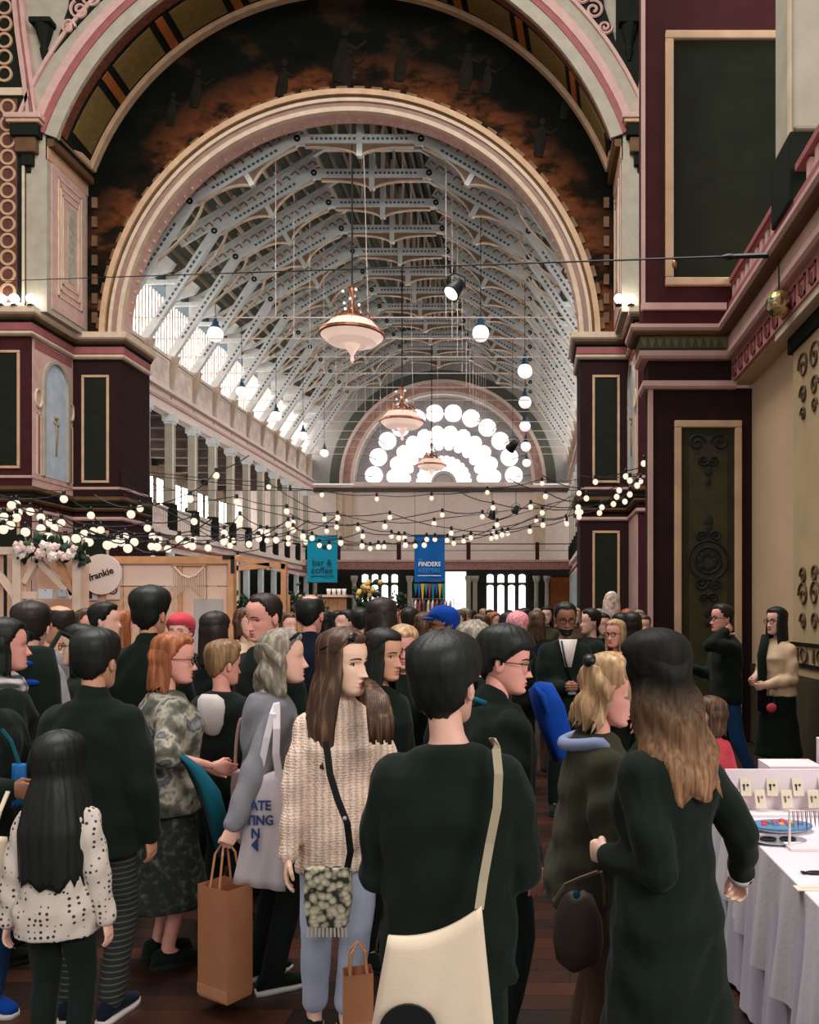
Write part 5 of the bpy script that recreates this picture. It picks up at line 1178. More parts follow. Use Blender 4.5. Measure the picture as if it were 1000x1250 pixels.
MALE = [(1.485, .058, .058, .012), (1.455, .078, .066, .014), (1.425, .115, .078, .012), (1.385, .165, .094, .008), (1.33, .18, .108, .004), (1.25, .178, .114, 0), (1.1, .158, .11, 0), (.98, .16, .112, 0), (.9, .168, .118, .005), (.82, .16, .112, .005)]
FEM = [(1.485, .048, .05, .012), (1.455, .066, .058, .014), (1.425, .098, .068, .012), (1.385, .142, .084, .006), (1.33, .158, .1, .0), (1.27, .156, .118, -.012), (1.12, .132, .1, 0), (1.0, .15, .108, 0), (.9, .176, .122, .008), (.82, .17, .115, .008)]
def person(px, d, h, yaw, label, top=None, bottom=None, hair=None, skin='fair', sex='m', hands=None, pose=('relaxed', 'relaxed'), head=(0, 0, 0), hoff=(0, 0), face=False, shoes=None, sleeve=1.0,
           feet=None, poles=None, group=None, glasses=None, brow=None, handroll=(None, None), vox=None, lean=0, girth=1.0, eyes_closed=False, name='person', hs=1.13):
    """yaw 0 faces the camera, +90 the picture's right. head = (yaw, pitch, roll) degrees relative to the body"""
    s = h/1.772; X = (px-HX)/FPX*d; yr = radians(yaw); R2 = Matrix.Rotation(yr, 4, 'Z'); M_w = Matrix.Translation((X, d, 0)) @ R2 @ Matrix.Scale(s, 4); Mi = M_w.inverted()
    vx = vox or min(.03, max(.0085, d*.0032)); vxb = max(.016, vx*1.3)
    rows = MALE if sex == 'm' else FEM; rows = [(z, rx*(girth if z < 1.4 else 1), ry*(girth if z < 1.42 else 1), cy) for z, rx, ry, cy in rows]
    ln = radians(lean)
    def Lp(p):                                            # forward lean about the hips
        p = Vector(p)
        if ln and p.z > .95: q = p-Vector((0, 0, .95)); return Vector((p.x, q.y*cos(ln)-q.z*sin(ln), .95+q.y*sin(ln)+q.z*cos(ln)))
        return p
    def Lmb(mb): mb.v = [tuple(Lp(v)) for v in mb.v]; return mb
    sw_ = .168 if sex == 'm' else .148
    SH = {-1: Lp((-sw_, .01, 1.36)), 1: Lp((sw_, .01, 1.36))}
    hd = hands or {}; EL = {}; WR = {}
    for sd, key in ((-1, 'R'), (1, 'L')):
        t_ = hd.get(key, (sd*.235, -.04, .83)); pole = Vector((poles or {}).get(key, (sd*.6, 1, -.25)))
        if len(t_) == 4 and t_[0] == 'px': t_ = Mi @ P(*t_[1:])
        EL[sd], WR[sd] = ik(SH[sd], Vector(t_), .285, .262, pole)
    ft = feet or {}; KN = {}; AN = {}; HP = {}
    for sd, key in ((-1, 'R'), (1, 'L')):
        a = Vector(ft.get(key, (sd*.095, .03, .085))); HP[sd] = Vector((sd*.085, 0, .9)); KN[sd], AN[sd] = ik(HP[sd], a, .42, .412, Vector((sd*.1, -1, 0)))
    # --- body
    b = MB(); torso(b, [(z, rx*.88, ry*.86, cy) for z, rx, ry, cy in rows], n=16); Lmb(b)
    nk = .053 if sex == 'm' else .044
    HC = Lp((hoff[0], hoff[1]-.012, 1.637)); Hm = Matrix.Translation(HC) @ Matrix.Rotation(radians(head[0]), 4, 'Z') @ Matrix.Rotation(radians(head[1]), 4, 'X') @ Matrix.Rotation(radians(head[2]), 4, 'Y') @ Matrix.Scale(hs, 4)
    limb(b, [Lp((0, .014, 1.40)), Lp((hoff[0]*.5, hoff[1]*.5+.012, 1.49)), Hm @ Vector((0, .022, -.05))], [nk*1.25, nk, nk*.98])
    k1 = 1 if sex == 'm' else .86
    for sd in (-1, 1):
        limb(b, [SH[sd], EL[sd], WR[sd]], [.05*k1, .038*k1, .024*k1]); limb(b, [HP[sd], KN[sd], AN[sd], AN[sd]+Vector((0, -.09, -.055))], [.08, .052, .036, .03])
    bm = remesh(b, vxb if d > 2.5 else .014, 3)
    nr, nc = (64, 84) if face else (34, 40) if d < 6 else (22, 26)
    hm, lip = head_mesh(nr, nc, not hair or hair.get('style', 'short') == 'short'); parts = [(xf(hm, Hm), lip)]
    for i, sd in enumerate((-1, 1)):
        ps = pose[i]; H_ = HANDS[ps]; fd = (WR[sd]-EL[sd]).normalized(); pn = handroll[i] or (-sd, -.1, 0); pn = Vector(pn); pn = (pn-fd*pn.dot(fd)).normalized()
        zc = -fd; xc = pn; yc = zc.cross(xc)
        if sd == 1: HM = MB(); HM.v = [(x, -y, z) for x, y, z in H_.v]; HM.f = [f[::-1] for f in H_.f]
        else: HM = H_
        M4 = Matrix(((xc.x, yc.x, zc.x, WR[sd].x), (xc.y, yc.y, zc.y, WR[sd].y), (xc.z, yc.z, zc.z, WR[sd].z), (0, 0, 0, 1)))
        parts.append((xf(HM, M4 @ Matrix.Scale(k1 if k1 == 1 else .93, 4)), None))
    me = merge_into(bm, parts); me.materials.append(SKINS[skin]); me.materials.append(LIP)
    root = bpy.data.objects.new(name, me); COL.objects.link(root); root.location = (X, d, 0); root.rotation_euler = (0, 0, yr); root.scale = (s, s, s)
    root['label'] = label; root['category'] = 'person'
    if group: root['group'] = group
    def part(nm, me_, m_, par=root, **tg):
        if isinstance(me_, MB): me_ = me_.mesh(nm, True)
        me_.name = nm; o = bpy.data.objects.new(nm, me_); COL.objects.link(o); o.parent = par; me_.materials.clear(); me_.materials.append(m_)
        for k, v in tg.items(): o[k] = v
        return o
    # --- upper garment
    T_ = dict(kind='sweater', mat=CB, hem=.80, inf=.016, flare=0, collar=None, open=None); T_.update(top or {})
    g = MB(); inf = T_['inf']; rw = []
    for z, rx, ry, cy in rows:
        if z > 1.46: rw.append((z-.012, rx*.96, ry*.98, cy)); continue
        if z < T_['hem']: continue
        rw.append((z, rx+inf, ry+inf, cy))
    zl, rxl, ryl, cyl = rw[-1]
    while zl > T_['hem']+.02:
        nz = max(T_['hem'], zl-.1); rxl = max(rxl, .192*girth+inf*.4)+T_['flare']*(zl-nz); ryl = max(ryl, .138*girth+inf*.4); ryl += T_['flare']*.7*(zl-nz); zl = nz; rw.append((zl, rxl, ryl, cyl))
    torso(g, rw)
    a0 = .058*k1+inf; sl = T_.get('slv', inf)
    for sd in (-1, 1):
        cuff = EL[sd].lerp(WR[sd], .97) if sleeve >= 1 else EL[sd].lerp(WR[sd], max(0, sleeve*2-1)) if sleeve > .5 else SH[sd].lerp(EL[sd], sleeve*2)
        pts, rs = [SH[sd]+Vector((-sd*.02, 0, -.005)), SH[sd].lerp(EL[sd], .5)], [a0, .05*k1+sl]
        if sleeve > .5: pts.append(EL[sd]); rs.append(.043*k1+sl)
        pts.append(cuff); rs.append((.028*k1+sl*.8) if sleeve >= 1 else .048*k1+sl*.8)
        q = MB(); limb(q, pts, rs); g.v, g.f = (lambda n: (g.v+q.v, g.f+[tuple(i+n for i in f) for f in q.f]))(len(g.v))
    ga = MB(); tv = len(sum(([0]*20 for _ in rw), []))
    g.v = [tuple(Lp(v)) if i < tv else v for i, v in enumerate(g.v)]
    if T_['collar'] == 'turtle': limb(g, [Lp((0, .012, 1.42)), Lp((hoff[0]*.4, .012, 1.475)), Lp((hoff[0]*.6, .008, 1.52))], [nk*1.55, nk*1.34, nk*1.3])
    elif T_['collar'] == 'coat': limb(g, [Lp((0, .02, 1.42)), Lp((0, .022, 1.478))], [nk*1.6, nk*1.36])
    gm = remesh(g, vx, 3); folds(gm, T_.get('fold', .0055), seed=px*.1)
    tn = {'sweater': 'sweater', 'coat': 'coat', 'jacket': 'jacket', 'shirt': 'shirt', 'hoodie': 'hoodie'}[T_['kind']]
    G = part(tn, gm, T_['mat'])
    # --- lower garment
    B_ = dict(kind='trousers', mat=CB, hem=.10, inf=.014); B_.update(bottom or {})
    g = MB()
    if B_['kind'] == 'trousers':
        torso(g, [(.99, .155, .108, 0), (.9, .168+.004, .122, .005), (.8, .15, .112, .005)])
        for sd in (-1, 1): limb(g, [HP[sd]+Vector((0, 0, -.02)), KN[sd], KN[sd].lerp(AN[sd], min(1, (.5-B_['hem'])/.41))], [.088+B_['inf']*.5, .056+B_['inf'], .042+B_['inf']*1.2])
    else:
        z1 = B_['hem']; torso(g, [(1.0, .15, .108, 0), (.9, .182, .128, .008), (.75, .19, .14, .008), (.75-(.75-z1)*.5, .2+B_['inf'], .16+B_['inf'], .01), (z1, .215+B_['inf']*2, .18+B_['inf']*2, .01)])
    bmh = remesh(g, vx*1.1, 3); folds(bmh, .003, seed=px*.3, kz=24); part('trousers' if B_['kind'] == 'trousers' else 'skirt', bmh, B_['mat'])
    # --- shoes
    if d < 9:
        for sd in (-1, 1):
            A = AN[sd]; f_ = Vector((sd*.12, -1, 0)).normalized(); sdv = Vector((f_.y, -f_.x, 0)); rr = []
            for u, wd, hh in ((.075, .022, .05), (.06, .034, .085), (.02, .037, .095), (-.04, .04, .075), (-.10, .045, .058), (-.15, .04, .048), (-.178, .02, .036)):
                c = A+f_*(-u+0) ; c = Vector((A.x, A.y, 0))+f_*(-u); q = []
                for k in range(10): a = 2*pi*k/10; q.append(c+sdv*(wd*cos(a))+Vector((0, 0, max(A.z-.085, 0)+.012+(hh)*.5*(1+sin(a)))))
                rr.append(q)
            so = part('shoe', MB().loft(rr), shoes or CB); rr2 = []
            for u, wd in ((.08, .026), (.05, .038), (-.04, .042), (-.10, .048), (-.15, .042), (-.182, .022)):
                c = Vector((A.x, A.y, 0))+f_*(-u); zz = max(A.z-.085, 0); rr2.append([c+sdv*wd+Vector((0, 0, zz)), c+sdv*wd+Vector((0, 0, zz+.022)), c-sdv*wd+Vector((0, 0, zz+.022)), c-sdv*wd+Vector((0, 0, zz))])
            part('sole', MB().loft(rr2), CWHT if shoes is not None else CB2, so)
    # --- hair
    if hair:
        Hs = dict(style='short', mat=HBLACK); Hs.update(hair); st = Hs['style']; hn = (34, 48) if d < 5 else (20, 28)
        if st == 'short': hb = hair_cap(*hn, top=Hs.get('top', .026), side=Hs.get('side', .012), nape=Hs.get('nape', .2), fringe=Hs.get('fringe', .85), bald=Hs.get('bald', 0), seed=px)
        else:
            hb = hair_cap(*hn, top=Hs.get('top', .02), side=.012, nape=.3, fringe=Hs.get('fringe', .83), seed=px, rough=.0015)
            cu = hair_curtain(Hs.get('len', .1), Hs.get('open', 78), Hs.get('thick', .022), Hs.get('flare', 0), Hs.get('back', .01), Hs.get('wave', 0), seed=int(abs(px)) % 1000, nc=44 if d < 5 else 24, nr=26 if d < 5 else 12, rag=Hs.get('rag', .02), ztop=Hs.get('ztop', .8))
            n0 = len(hb.v); hb.v += cu.v; hb.f += [tuple(i+n0 for i in f) for f in cu.f]
            if st == 'bun': hb.ball((0, .105, .06), (.045, .04, .04), 12, 8)
        part('hair', xf(hb, Hm), Hs['mat'])
    # --- face details
    if face:
        for sd in (-1, 1):
            x0 = sd*.0312; _, y0, z0 = head_pts(np.array([.505]), np.array([math.asin(.0312/.0715)*sd]), 0, True)
            ey = MB().ball((x0, float(y0[0])+.006, float(z0[0])), (.0135, .0095, .0068 if not eyes_closed else .0035), 12, 8); E_ = part('eye', xf(ey, Hm), EYEW)
            ir = MB().ball((x0, float(y0[0])-.002, float(z0[0])), (.0062, .003, .006 if not eyes_closed else .002), 10, 6); part('iris', xf(ir, Hm), IRIS, E_)
            ld = MB().tube([(x0-.0135, float(y0[0])+.002, float(z0[0])+.001), (x0-.005, float(y0[0])-.0035, float(z0[0])+.0062), (x0+.005, float(y0[0])-.0035, float(z0[0])+.0062), (x0+.0135, float(y0[0])+.003, float(z0[0])+.001)], .0026, 5); part('eyelash', xf(ld, Hm), IRIS)
            eb = []
            for u in np.linspace(0, 1, 7):
                zf_ = .575+.03*sin(pi*(.2+.7*u)); xx = sd*(.013+.037*u); yy = head_pts(np.array([zf_]), np.array([math.asin(min(.98, xx/.074))]), 0, True)[1][0]; eb.append((xx, float(yy)-.0008, (zf_-.5)*HH))
            part('eyebrow', xf(MB().tube(eb, [.0025, .0034, .0036, .0034, .003, .0024, .0014], 6), Hm), brow or (hair or {}).get('mat', HBLACK))
    if glasses:
        gf = MB()
        for sd in (-1, 1):
            gf.tube([(sd*.033+.024*cos(a), -.098+.004*abs(cos(a)), .001+.019*sin(a)) for a in np.linspace(0, 2*pi, 19)], .003, 5, caps=False); gf.tube([(sd*.057, -.095, .006), (sd*.078, -.04, .006), (sd*.08, .015, .004)], .002, 5)
        gf.tube([(-.01, -.1, .004), (0, -.103, .007), (.01, -.1, .004)], .002, 5); part('glasses', xf(gf, Hm), glasses)
    root['_hm'] = 0; del root['_hm']
    return root, dict(M=M_w, Hm=Hm, WR=WR, EL=EL, SH=SH, part=part, s=s, Lp=Lp, Mi=Mi)
# ================================================================ PEOPLE: the crowd in the foreground
def strap(root_part, pts, wd, m, nm='strap', world=True, th=.006):
    """flat band along a path of world points, facing roughly the camera"""
    g = MB(); pts = [Vector(p) for p in pts]; rings = []
    for i, p in enumerate(pts):
        t_ = (pts[min(i+1, len(pts)-1)]-pts[max(i-1, 0)]).normalized(); v = Vector((0, -1, 0)); sdv = t_.cross(v)
        sdv = sdv.normalized() if sdv.length > .05 else Vector((1, 0, 0)); nrm = sdv.cross(t_).normalized()
        rings.append([p+sdv*wd/2+nrm*th/2, p-sdv*wd/2+nrm*th/2, p-sdv*wd/2-nrm*th/2, p+sdv*wd/2-nrm*th/2])
    return g.loft(rings).build(nm, m, root_part, world=world, smooth=False)
# 1 --- woman in the cream sweater
w1, i1 = person(416, 3.3, 1.615, 18, 'woman in a cream cable knit turtleneck with long brown hair, looking aside', top=dict(mat=KNIT, hem=.74, inf=.02, collar='turtle', flare=.0, slv=.024, fold=.006), bottom=dict(mat=CLJ, hem=.16), hair=dict(style='long', mat=HBROWN, len=.25, open=58, thick=.03, back=.02, flare=.018, rag=.012),
    sex='f', skin='light', head=(48, 4, 0), face=True, hs=1.19, hoff=(.01, -.015), hands={'R': ('px', 349, 1070, 3.12), 'L': (.16, -.2, .98)}, pose=('relaxed', 'relaxed'), shoes=CB, feet={'R': (-.11, .05, .085), 'L': (.02, -.02, .085)}, brow=HDARK)
g = MB()
for sd in (-1, 1): g.ball((sd*.033, -.062, .098), (.028, .01, .02), 12, 8).tube([(sd*.058, -.06, .098), (sd*.082, -.02, .075), (sd*.09, .04, .05)], .003, 5)
g.tube([(-.01, -.068, .1), (.01, -.068, .1)], .003, 5); i1['part']('sunglasses', xf(g, i1['Hm']), mat('sunglass_black', c8(18, 20, 20), rough=.12, var=0, spec=.7))
g = MB()
for k in range(9):
    u = k/8; x = 452+26*u; g.tube([i1['Mi'] @ P(447+10*u, 828+5*u, 3.24), i1['Mi'] @ P(450+22*u, 852, 3.12), i1['Mi'] @ P(x, 880, 3.06), i1['Mi'] @ P(x+1, 906+3*sin(k*2.1), 3.06)], [.008, .013, .013, .008], 7)
i1['part']('front_lock', g, HBROWN)
e = empty('crossbody_bag', P(401, 1094, 3.08), label='small woven floral bag with fringe hanging from a black crossbody strap', category='bag')
bx = MB(); 
for_ = [(-.085, .11), (.085, .11), (.088, -.02), (.07, -.115), (-.075, -.115), (-.09, -.02)]
bx.prism(for_, -.025, .025).build('pouch', FLORAL, e, bevel=.012)
MB().prism([(-.087, .115), (.087, .115), (.08, .05), (0, .02), (-.08, .05)], -.034, -.02).build('flap', FLORAL, e, bevel=.006)
for k in range(11): MB().tube([(-.07+k*.014, -.02, -.11), (-.072+k*.0145, -.022, -.145)], .004, 4).build('fringe', CARDM, e)
strap(e, [P(470, 868, 3.12), P(462, 880, 3.06)], .022, BLK, 'shoulder_strap')
strap(e, [P(398, 905, 3.0), P(403, 945, 3.0), P(412, 975, 3.0), P(424, 1005, 3.0), P(428, 1040, 3.02), P(424, 1060, 3.06)], .024, BLK, 'strap')
MB().ball(P(421, 999, 2.985), .009, 8, 6).build('buckle', MATS['tray_steel'], e, world=True)
# 2 --- man with his back to us
w2, i2 = person(549, 2.22, 1.615, 180, 'dark haired person in a black sweater seen from behind, tote on the shoulder', top=dict(mat=CB, hem=.78, inf=.03, fold=.007), bottom=dict(mat=CB2), hair=dict(style='short', mat=HBLACK, top=.034, side=.02, nape=.1, fringe=.7), skin='fair', head=(-18, -6, 0), hoff=(.012, 0), hands={'R': (-.1, -.26, 1.0), 'L': (.1, -.26, 1.0)}, pose=('hold', 'hold'), vox=.009, girth=1.04)
TOTE = mat('cream_canvas', c8(214, 196, 172), var=.06, rough=.9, bump=.3, bscale=200, bdist=.002)
e = empty('tote_bag', P(520, 1200, 1.96), label='cream canvas tote with a black round print hanging at the back of the black sweater', category='bag')
def tote(e, quad, d, thick, m, nx=14, nz=12, sag=.0, dome=.03):
    g = MB(); A, B_, C, D_ = [Vector(P(x, y, d)) for x, y in quad]      # tl, tr, br, bl
    for sgn in (-1, 1):
        for j in range(nz+1):
            for i in range(nx+1):
                u, v = i/nx, j/nz; p = A.lerp(B_, u).lerp(D_.lerp(C, u), v); p.z -= sag*4*u*(1-u)*(1-v)
                bul = (sin(pi*u)**.5)*(sin(pi*min(1, v*.92+.04))**.6)*dome+.006*sin(u*17+v*6)*v; p.y += sgn*(thick*.12+bul); g.v.append(tuple(p))
    n1 = (nx+1)*(nz+1)
    for j in range(nz):
        for i in range(nx):
            p = j*(nx+1)+i; g.f += [(p, p+nx+1, p+nx+2, p+1), (n1+p, n1+p+1, n1+p+nx+2, n1+p+nx+1)]
    edge = [i for i in range(nx+1)]+[(j+1)*(nx+1)+nx for j in range(nz)]+[nz*(nx+1)+i for i in range(nx-1, -1, -1)]+[j*(nx+1) for j in range(nz-1, 0, -1)]
    for k in range(len(edge)): a, b = edge[k], edge[(k+1) % len(edge)]; g.f.append((a, b, n1+b, n1+a))
    return g.build('bag_body', m, e, world=True, smooth=True)
tote(e, ((474, 1142), (588, 1106), (610, 1330), (440, 1330)), 1.96, .05, TOTE, sag=.028, dome=.022)
strap(e, [P(606, 914, 2.08), P(609, 945, 2.05), P(607, 985, 2.035), P(598, 1030, 2.02), P(590, 1075, 1.99), P(585, 1110, 1.96)], .022, mat('khaki_webbing', c8(150, 138, 114), var=.1), 'strap')
strap(e, [P(606, 914, 2.08), P(604, 906, 2.13), P(600, 905, 2.2)], .022, MATS['khaki_webbing'], 'strap_over_shoulder')
c = P(498, 1262, 1.915); MB().arch([(.004, -.004), (.07, -.004), (.07, .004), (.004, .004)], 0, 0, 0, 2*pi, 26).build('round_print', BLK, e).location = c-e.location
# 3 --- woman in the long black coat
w3, i3 = person(813, 2.35, 1.62, -140, 'woman in a long black coat with dark hair fading to blond ends', top=dict(kind='coat', mat=CB, hem=.3, inf=.024, flare=.1, fold=.007), bottom=dict(mat=CB), hair=dict(style='long', mat=HOMBRE, len=.2, open=62, thick=.03, wave=.6, flare=.02, back=.03, rag=.03, top=.03), sex='f', skin='light', head=(12, 10, 0), hands={'L': ('px', 741, 1044, 2.4), 'R': ('px', 905, 1070, 2.62)}, poles={'L': (.1, 1, -.7), 'R': (-.1, 1, -.4)}, pose=('hold', 'fist'), vox=.0095, girth=1.0, hoff=(0, -.03))
i3['part']('white_cuff', MB().tube([i3['EL'][-1].lerp(i3['WR'][-1], .9), i3['EL'][-1].lerp(i3['WR'][-1], 1.04)], [.046, .04], 12), CWHT)
e = empty('brown_shoulder_bag', P(706, 1130, 2.56), label='soft brown bag with a thin strap held by the woman in black', category='bag')
g = MB(); rr = []
for z, rx, ry in ((.1, .02, .015), (.085, .05, .025), (.02, .075, .035), (-.05, .08, .04), (-.11, .07, .035), (-.13, .04, .02)): rr.append([(rx*cos(2*pi*k/16), ry*sin(2*pi*k/16), z+.01*sin(k)) for k in range(16)])
g.loft(rr).build('pouch', mat('brown_suede', c8(58, 48, 40), var=.25), e, smooth=True)
strap(e, [P(676, 1100, 2.56), P(690, 1080, 2.56), P(708, 1072, 2.5), P(730, 1064, 2.4)], .009, mat('thin_leather', c8(110, 92, 74), var=.1), 'strap'); strap(e, [P(738, 1105, 2.56), P(738, 1084, 2.5), P(734, 1064, 2.4)], .009, MATS['thin_leather'], 'strap')
MB().ball(P(704, 1092, 2.51), (.012, .006, .014), 8, 6).build('tassel', CTEAL, e, world=True)
# 4 --- woman in olive jacket bowing to the table
w4, i4 = person(713, 2.82, 1.55, 95, 'woman in an olive jacket with a denim hood and clipped blond hair, bowing', top=dict(kind='jacket', mat=COLIVE, hem=.8, inf=.032, fold=.008), bottom=dict(mat=CBRN), hair=dict(style='long', mat=HBLOND, len=.02, open=84, wave=1.0, rag=.03), sex='f', skin='rosy', head=(-8, 18, 0), face=True, lean=8, hands={'R': (-.16, -.28, .95), 'L': (.1, -.3, .95)}, eyes_closed=True)
g = MB(); pts = [i4['Lp']((.13*sin(a), .03-.115*cos(a)*(-1 if True else 1)*1.0, 1.44-.035*abs(cos(a)))) for a in np.linspace(-1.9, 1.9, 17)]
g.tube(pts, [.014]+[.026]*15+[.014], 8); i4['part']('denim_hood', g, mat('denim_hood_blue', c8(128, 140, 172), var=.15))
g = MB().ball((-.02, .1, .075), (.045, .03, .025), 10, 7); i4['part']('hair_clip', xf(g, i4['Hm']), BLK)
# 5 --- man in profile with glasses, blue jacket carried in front
w5, i5 = person(606, 3.2, 1.622, 118, 'young man in profile with black glasses and a black jacket', top=dict(kind='jacket', mat=CB, hem=.78, inf=.035, collar='coat', fold=.007), bottom=dict(mat=CB2), hair=dict(style='short', mat=HBLACK, top=.034, side=.022, nape=.2, fringe=.74), skin='rosy', head=(-32, 8, 0), hoff=(0, -.03), face=True, glasses=BLK, hands=None)
g = MB(); rr = []
for (x, y, rx, ry) in ((655, 832, .018, .03), (660, 840, .042, .05), (668, 862, .06, .06), (676, 890, .06, .06), (683, 915, .05, .05), (685, 925, .02, .02)):
    c = P(x, y, 3.4); rr.append([c+Vector((rx*cos(2*pi*k/14)*(1+.12*sin(k*2)), ry*sin(2*pi*k/14), .012*sin(k*1.7))) for k in range(14)])
ej = empty('rolled_jacket', P(672, 880, 3.4), label='bright blue jacket bundled in front of the man with glasses', category='jacket'); folds(g.loft(rr).build('bundle', CBLUE, ej, world=True, smooth=True).data, .012, 2, 60)
MB().tube([P(652, 838, 3.33), P(662, 850, 3.33), P(668, 870, 3.33)], [.008, .016, .01], 7).build('collar_fold', CBLUE, ej, world=True, smooth=True)
i5['part']('blue_lining', MB().tube([Lp_ for Lp_ in [(-.07, .085, 1.475), (0, .1, 1.485), (.07, .085, 1.475)]], .012, 7), CTEAL)
# 6 --- woman in grey coat with white tote and paper bag
w6, i6 = person(331, 3.75, 1.61, 128, 'woman in a grey wool coat with wavy ash hair carrying a white tote', top=dict(kind='coat', mat=CGREY, hem=.72, inf=.03, flare=.1, fold=.006), bottom=dict(mat=CB2, hem=.1), hair=dict(style='long', mat=HGREY, len=.12, open=80, wave=1.2, rag=.03, thick=.03), sex='f', skin='fair', head=(-22, 0, 0), hoff=(.0, -.05), hands={'R': ('px', 279, 1022, 3.42), 'L': (.12, -.24, 1.0)}, pose=('fist', 'hold'), shoes=CB)
g = MB(); g.tube([(-.078, -.03, .08), (-.05, -.06, .105), (0, -.068, .11), (.05, -.06, .105), (.078, -.03, .08)], .008, 6); i6['part']('headband', xf(g, i6['Hm']), CNAVY)
WT = mat('white_canvas', c8(216, 206, 210), var=.05, rough=.9)
e = empty('white_tote_bag', P(316, 1020, 3.5), label='white canvas tote printed with dark blue capitals on the grey coat', category='bag')
tote(e, ((312, 952), (346, 940), (349, 1088), (284, 1078)), 3.5, .05, WT, sag=-.01, dome=.02)
strap(e, [P(314, 955, 3.5), P(320, 930, 3.5), P(326, 900, 3.5), P(333, 872, 3.52), P(338, 858, 3.6)], .028, WT, 'strap'); strap(e, [P(341, 950, 3.49), P(337, 920, 3.48), P(338, 890, 3.49), P(338, 860, 3.55)], .03, WT, 'strap')
BI = mat('navy_print', c8(44, 70, 120), var=0)
for s_, x, y in (('ATE', 318, 984), ('TING', 317, 1002), ('N', 312, 1018)):
    p = P(x, y, 3.462)-e.location; lettering(s_, .058, e, p, BI, (pi/2, 0, 0), bold=.0015, sx=.86)
p = [P(x, y, 3.46) for x, y in ((307, 1031), (315, 1022), (315, 1040))]; MB().prism([(q.x, q.z) for q in p], 3.455, 3.462).build('triangle_print', BI, e, world=True)
KR = mat('kraft_paper', c8(178, 120, 84), var=.07, scale=12); KR2 = mat('kraft_paper_fold', c8(190, 134, 98), var=.06, scale=12)
def paper_bag(loc, sx, sy, sz, rz, lb, hx=.03, hh=.1):
    e = empty('paper_bag', loc, rz, label=lb, category='paper bag'); t_ = .003
    MB().loft([[(a*sx/2*k_, b*sy/2*k_, z) for a, b in ((-1, -1), (1, -1), (1, 1), (-1, 1))] for z, k_ in ((0, .97), (.02, 1), (sz, 1.0))], caps=False).build('sleeve', KR, e)
    MB().box(-sx/2*.97, sx/2*.97, -sy/2*.97, sy/2*.97, 0, .004).build('base', KR, e); MB().box(-sx/2-.001, sx/2+.001, -sy/2-.003, -sy/2-.0005, .012, .055).build('bottom_flap', KR2, e)
    for sd in (-1, 1): MB().tube([(-hx, sd*sy*.42, sz-.02), (-hx*.8, sd*sy*.25, sz+hh*.7), (0, sd*.006, sz+hh), (hx*.8, sd*sy*.25, sz+hh*.7), (hx, sd*sy*.42, sz-.02)], .005, 6).build('handle', KR2, e)
    return e
q = P(275, 1214, 3.5); paper_bag((q.x, 3.5, q.z), .19, .13, .475, -.55, 'tall brown kraft paper bag hanging from the hand of the grey coat', hh=.185)
q = P(437, 1262, 2.9); paper_bag((q.x, 2.9, q.z), .1, .08, .225, .3, 'small brown kraft paper bag beside the cream tote')
e = empty('pink_bag', P(296, 960, 3.95), label='pale pink bag with a tall loop handle behind the grey coat', category='bag'); MB().loft([[(a*.05*k_, b*.03, z) for a, b in ((-1, -1), (1, -1), (1, 1), (-1, 1))] for z, k_ in ((-.25, .9), (.0, 1), (.08, .9))]).build('pouch', PINKC, e, bevel=.01)
MB().tube([(-.035+0*cos(a), 0, .06) if False else (-.035*cos(a), 0, .07+.26*sin(a)) for a in np.linspace(0, pi, 13)], .008, 6).build('handle', PINKC, e)
# 7 .. --- the others, by place
person(492, 4.7, 1.62, 12, 'woman with a blond bob and dark glasses', top=dict(mat=CB, inf=.025), hair=dict(style='long', mat=HBLOND, len=.0, open=58, fringe=.78), sex='f', skin='rosy', head=(0, 5, 0), face=True, glasses=BLK)
person(466, 4.0, 1.61, 55, 'woman with straight black hair standing behind the cream sweater', top=dict(mat=CB, inf=.02), hair=dict(style='long', mat=HBLACK, len=.16, open=52), sex='f', skin='tan', head=(8, 5, 0), face=True)
person(324, 4.9, 1.81, -28, 'man with a short dark crop looking down, fist at his chest', top=dict(kind='shirt', mat=CB, inf=.022, hem=.8), hair=dict(style='short', mat=HDARK, top=.012, side=.006, nape=.25, fringe=.9), skin='rosy', head=(-8, 14, 6), face=True, hands={'R': (-.1, -.24, 1.2), 'L': (.2, -.1, .86)}, pose=('fist', 'relaxed'), eyes_closed=True)
w, i_ = person(272, 4.5, 1.53, 158, 'sandy haired youngster in a dark jacket with a white hood', top=dict(kind='jacket', mat=CB2, inf=.034), hair=dict(style='short', mat=HSAND, top=.03, side=.018, nape=.15), skin='rosy', head=(-14, 6, 0))
rr = [[(rx*cos(2*pi*k/14)+cx, .135+ry*sin(2*pi*k/14), z) for k in range(14)] for z, rx, ry, cx in ((1.46, .06, .02, -.02), (1.43, .095, .045, -.03), (1.36, .1, .06, -.035), (1.28, .085, .055, -.04), (1.22, .05, .03, -.045), (1.205, .02, .012, -.045))]
i_['part']('white_hood', MB().loft(rr), CWHT)
w, i_ = person(205, 4.0, 1.59, 128, 'woman with a copper bob and a mottled print shirt', top=dict(kind='shirt', mat=CAMO, inf=.035, hem=.8, slv=.03), bottom=dict(kind='skirt', mat=DPRINT, hem=.32, inf=.02), hair=dict(style='long', mat=HRED, len=.03, open=84, thick=.028, flare=.02), sex='f', skin='rosy', head=(-28, 5, 0), hoff=(0, -.02), sleeve=.55, hands={'R': ('px', 262, 935, 3.86), 'L': (.15, -.25, 1.0)}, girth=1.15, glasses=BLK)
g = MB(); rr = [[i_['Mi'] @ (P(x, y, 3.72)+Vector((dx, dy, 0))) for dx, dy in ((-wd, 0), (0, -.03), (wd, 0), (0, .03))] for x, y, wd in ((222, 922, .02), (238, 938, .04), (254, 965, .055), (265, 1000, .05), (271, 1045, .02))]
